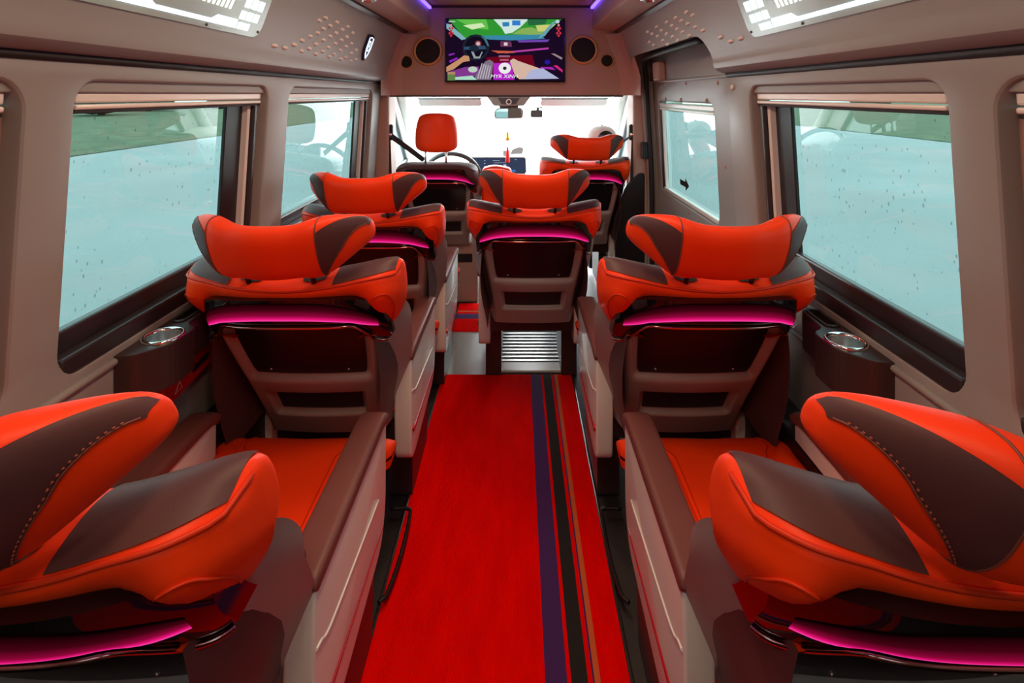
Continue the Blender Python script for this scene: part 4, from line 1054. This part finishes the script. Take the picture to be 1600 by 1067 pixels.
k = MB(); k.prism(rrect(-0.022, 0.022, -0.055, 0.055, 0.01), (-0.05, 0.0), lambda p, q, d: Vector((p, d, q)))
ho = k.build('belt_hook', 'black_plastic', label='black hook block on the right pillar next to the door seal', cat='hook', bevel=0.006); ho.location = (0.868, 3.56, 1.10)

# ------------------------------------------------------------------ person in the front passenger seat
def person():
    t = thing('person', 'person in a white cap seated in the front passenger seat, seen from behind', 'person', (0.55, 3.95, 0.0))
    t.scale = (1, 1, 0.93)
    # joints relative to the empty: (position, radius)
    J = [((-0.03, 0.02, 0.72), 0.14), ((-0.01, -0.05, 0.86), 0.135), ((0.02, -0.10, 1.00), 0.135), ((0.05, -0.12, 1.075), 0.07), ((0.08, -0.10, 1.13), 0.055),
         ((0.20, -0.10, 1.02), 0.06), ((0.235, -0.02, 0.86), 0.045), ((0.20, 0.20, 0.80), 0.036), ((-0.14, -0.08, 1.02), 0.06), ((-0.20, 0.02, 0.84), 0.045), ((-0.10, 0.22, 0.80), 0.036),
         ((-0.11, 0.10, 0.69), 0.085), ((-0.12, 0.41, 0.70), 0.062), ((-0.12, 0.45, 0.38), 0.048), ((-0.12, 0.44, 0.10), 0.036), ((-0.12, 0.55, 0.05), 0.032),
         ((0.07, 0.10, 0.69), 0.085), ((0.10, 0.41, 0.70), 0.062), ((0.10, 0.45, 0.38), 0.048), ((0.10, 0.44, 0.10), 0.036), ((0.10, 0.55, 0.05), 0.032)]
    E = [(0,1),(1,2),(2,3),(3,4),(2,5),(5,6),(6,7),(2,8),(8,9),(9,10),(0,11),(11,12),(12,13),(13,14),(14,15),(0,16),(16,17),(17,18),(18,19),(19,20)]
    # head and hands
    hb = len(J)
    J += [((0.085, -0.10, 1.20), 0.085), ((0.085, -0.10, 1.25), 0.075)]; E += [(4, hb), (hb, hb+1)]
    for wr_, s in ((7, 1), (10, -1)):
        w0 = Vector(J[wr_][0]); d = Vector((-s*0.35, 0.93, -0.1)).normalized(); side_ = Vector((0.93, s*0.35, 0)).normalized()
        p = len(J); J.append((tuple(w0 + d*0.07), 0.030)); E.append((wr_, p))
        for f in range(4):
            o = side_*(-0.030 + 0.020*f); L = (0.062, 0.075, 0.07, 0.055)[f]
            a = len(J); J.append((tuple(w0 + d*0.10 + o), 0.0095)); E.append((p, a))
            J.append((tuple(w0 + d*(0.10 + L*0.5) + o + Vector((0, 0, -0.012))), 0.009)); E.append((a, a+1))
            J.append((tuple(w0 + d*(0.10 + L*0.8) + o + Vector((0, 0, -0.035))), 0.0085)); E.append((a+1, a+2))
        a = len(J); J.append((tuple(w0 + d*0.05 - side_*s*0.035 + Vector((0, 0, -0.005))), 0.011)); E.append((p, a))
        J.append((tuple(w0 + d*0.085 - side_*s*0.05 + Vector((0, 0, -0.015))), 0.0095)); E.append((a, a+1))
    me = bpy.data.meshes.new('body'); me.from_pydata([j[0] for j in J], E, [])
    o = link('body', me, t)
    o.modifiers.new('skin', 'SKIN'); md = o.modifiers.new('sub', 'SUBSURF'); md.levels = 1; md.render_levels = 1
    for i, sv in enumerate(me.skin_vertices[0].data):
        sv.radius = (J[i][1], J[i][1]); sv.use_root = (i == 0)
    bake(o)
    for m_ in ('shirt', 'skin', 'trousers'): o.data.materials.append(MATS[m_])
    for p in o.data.polygons:
        c = p.center; p.use_smooth = True
        if c.z > 1.105 or (c.y > 0.02 and 0.70 < c.z < 0.90 and abs(c.x + 0.0) > 0.05 and c.z > 0.765): p.material_index = 1
        elif c.z < 0.775 and c.y > -0.02: p.material_index = 2
        else: p.material_index = 0
    # face: turned to the left (towards -x), with nose, eyes, mouth, ears
    hc_ = Vector((0.085, -0.10, 1.215)); fd = Vector((-0.75, 0.66, 0)).normalized(); sd = Vector((0.66, 0.75, 0))
    k = MB(); k.tube([hc_ + fd*0.078 + Vector((0, 0, 0.012)), hc_ + fd*0.100 + Vector((0, 0, -0.018)), hc_ + fd*0.082 + Vector((0, 0, -0.024))], lambda q: 0.008 + 0.004*q, 8); k.build('nose', 'skin', t)
    for s in (-1, 1):
        k = MB(); k.lathe([(0.0001, 0.010), (0.007, 0.007), (0.010, 0), (0.007, -0.007), (0.0001, -0.010)], 10, hc_ + fd*0.070 + sd*(s*0.032) + Vector((0, 0, 0.01))); k.build('eye', 'white_cloth', t)
        k = MB(); k.tube([hc_ + sd*(s*0.082) + Vector((0, 0, 0.025)), hc_ + sd*(s*0.092) - fd*0.012, hc_ + sd*(s*0.080) + Vector((0, 0, -0.03))], 0.009, 8); k.build('ear', 'skin', t)
    k = MB(); k.tube([hc_ + fd*0.080 + sd*(-0.022) + Vector((0, 0, -0.048)), hc_ + fd*0.086 + Vector((0, 0, -0.047)), hc_ + fd*0.080 + sd*0.022 + Vector((0, 0, -0.048))], 0.005, 6); k.build('mouth', 'red_plastic', t)
    k = MB(); k.grid(lambda th, ph_: hc_ + Vector((0.094*math.sin(th)*math.cos(ph_), 0.098*math.sin(th)*math.sin(ph_), 0.035 + 0.078*math.cos(th))) - fd*0.010, lin(0.01, R(118), 8), [2*math.pi*i/20 for i in range(20)], cv=True); k.build('hair', 'hair', t)
    # cap: crown, brim, rear arch and blue strap
    cc0 = hc_ + Vector((0, 0, 0.030)) - fd*0.006
    k = MB(); k.grid(lambda th, ph_: cc0 + Vector((0.102*math.sin(th)**0.8*math.cos(ph_), 0.106*math.sin(th)**0.8*math.sin(ph_), 0.004 + 0.088*math.cos(th))), lin(0.01, R(90), 10), [2*math.pi*i/28 for i in range(28)], cv=True)
    cp = k.build('cap', 'white_cloth', t)
    k = MB(); k.lathe([(0.0001, 0.100), (0.007, 0.098), (0.009, 0.091)], 10, cc0); k.build('button', 'badge_blue', cp)
    def brim(a, r): 
        an = R(62)*a; dirv = fd*math.cos(an) + sd*math.sin(an)
        return cc0 + dirv*(0.098 + 0.075*r*math.cos(an*0.9)) + Vector((0, 0, -0.002 - 0.022*r - 0.02*a*a*r))
    k = MB(); k.grid(brim, lin(-1, 1, 13), lin(0, 1, 5)); k.grid(lambda a, r: brim(a, r) + Vector((0, 0, -0.004)), lin(-1, 1, 13), lin(0, 1, 5), mi=1); k.build('brim', ['white_cloth', 'brown_leather'], cp)
    def shellp(ph_, z): 
        th = math.acos(max(-1, min(1, z/0.088))); return cc0 + Vector((0.1035*math.sin(th)**0.8*math.cos(ph_), 0.1075*math.sin(th)**0.8*math.sin(ph_), 0.004 + z))
    b0 = R(-80)
    k = MB(); k.grid(lambda a, v: shellp(b0 + R(34)*a, 0.004 + 0.050*math.sqrt(max(0, 1 - a*a))*v), lin(-1, 1, 13), lin(0, 1, 5)); k.build('rear_arch', 'hair', cp)
    mat('strap_blue', (0.06, 0.14, 0.36), 0.5)
    k = MB(); k.grid(lambda a, v: shellp(b0 + R(33)*a, 0.006 + 0.016*v) + (shellp(b0 + R(33)*a, 0.01) - cc0)*0.02, lin(-1, 1, 13), [0, 1]); k.build('strap', 'strap_blue', cp)
person()

# ------------------------------------------------------------------ outside: wet concrete, grass verges, hedges
GZ = -0.72
k = MB(); k.grid(lambda a, b: Vector((a, b, GZ)), lin(-120, 120, 8), lin(-60, 140, 8), smooth=False); k.build('ground', 'concrete', kind='structure', label='pale wet concrete yard outside the windows')
for x0, x1, lab in ((-120, -15.5, 'grass verge beyond the concrete, seen through the left windows'), (19.5, 120, 'grass verge beyond the concrete, seen through the right windows')):
    k = MB(); k.grid(lambda a, b: Vector((a, b, GZ + 0.02 + 0.04*min(1, min(abs(a + 15.5), abs(a - 19.5))*0.3)*(1 + math.sin(a*0.7 + b*0.31)))), lin(x0, x1, 30), lin(-60, 140, 30)); k.build('lawn', 'grass', kind='structure', label=lab)
def bush(x, y, r, h, lab):
    t = thing('bush', lab, 'bush', (x, y, GZ), group='bushes far outside')
    rnd = random.Random(int(x*13 + y*7))
    k = MB()
    for i in range(9):
        cx_, cy_, cz_ = rnd.uniform(-r, r)*0.6, rnd.uniform(-r, r)*0.6, h*rnd.uniform(0.35, 0.75); rr = r*rnd.uniform(0.35, 0.55)
        ph0 = rnd.uniform(0, 6)
        k.grid(lambda a, b: Vector((cx_ + rr*math.sin(a)*math.cos(b), cy_ + rr*math.sin(a)*math.sin(b), cz_ + rr*0.8*math.cos(a)))*(1 + 0.06*math.sin(7*a + 5*b + ph0)), lin(0.01, math.pi - 0.01, 8), [2*math.pi*j/12 for j in range(12)], cv=True)
    k.build('foliage', 'hedge', t)
    k = MB(); k.tube([(0, 0, -0.1), (0, 0, h*0.5)], r*0.08, 8); k.build('trunk', 'bark', t)
ORD = ('nearest', 'second', 'third', 'fourth', 'farthest')
for i in range(5): bush(-46 + (i % 2)*4, 42 + i*13, 3.8, 4.0, ORD[i] + ' of the dark bushes far across the grass, seen through the left windows')
for i in range(5): bush(62 + (i % 2)*4, 38 + i*14, 4.2, 4.2, ORD[i] + ' of the dark bushes far across the grass, seen through the right windows')
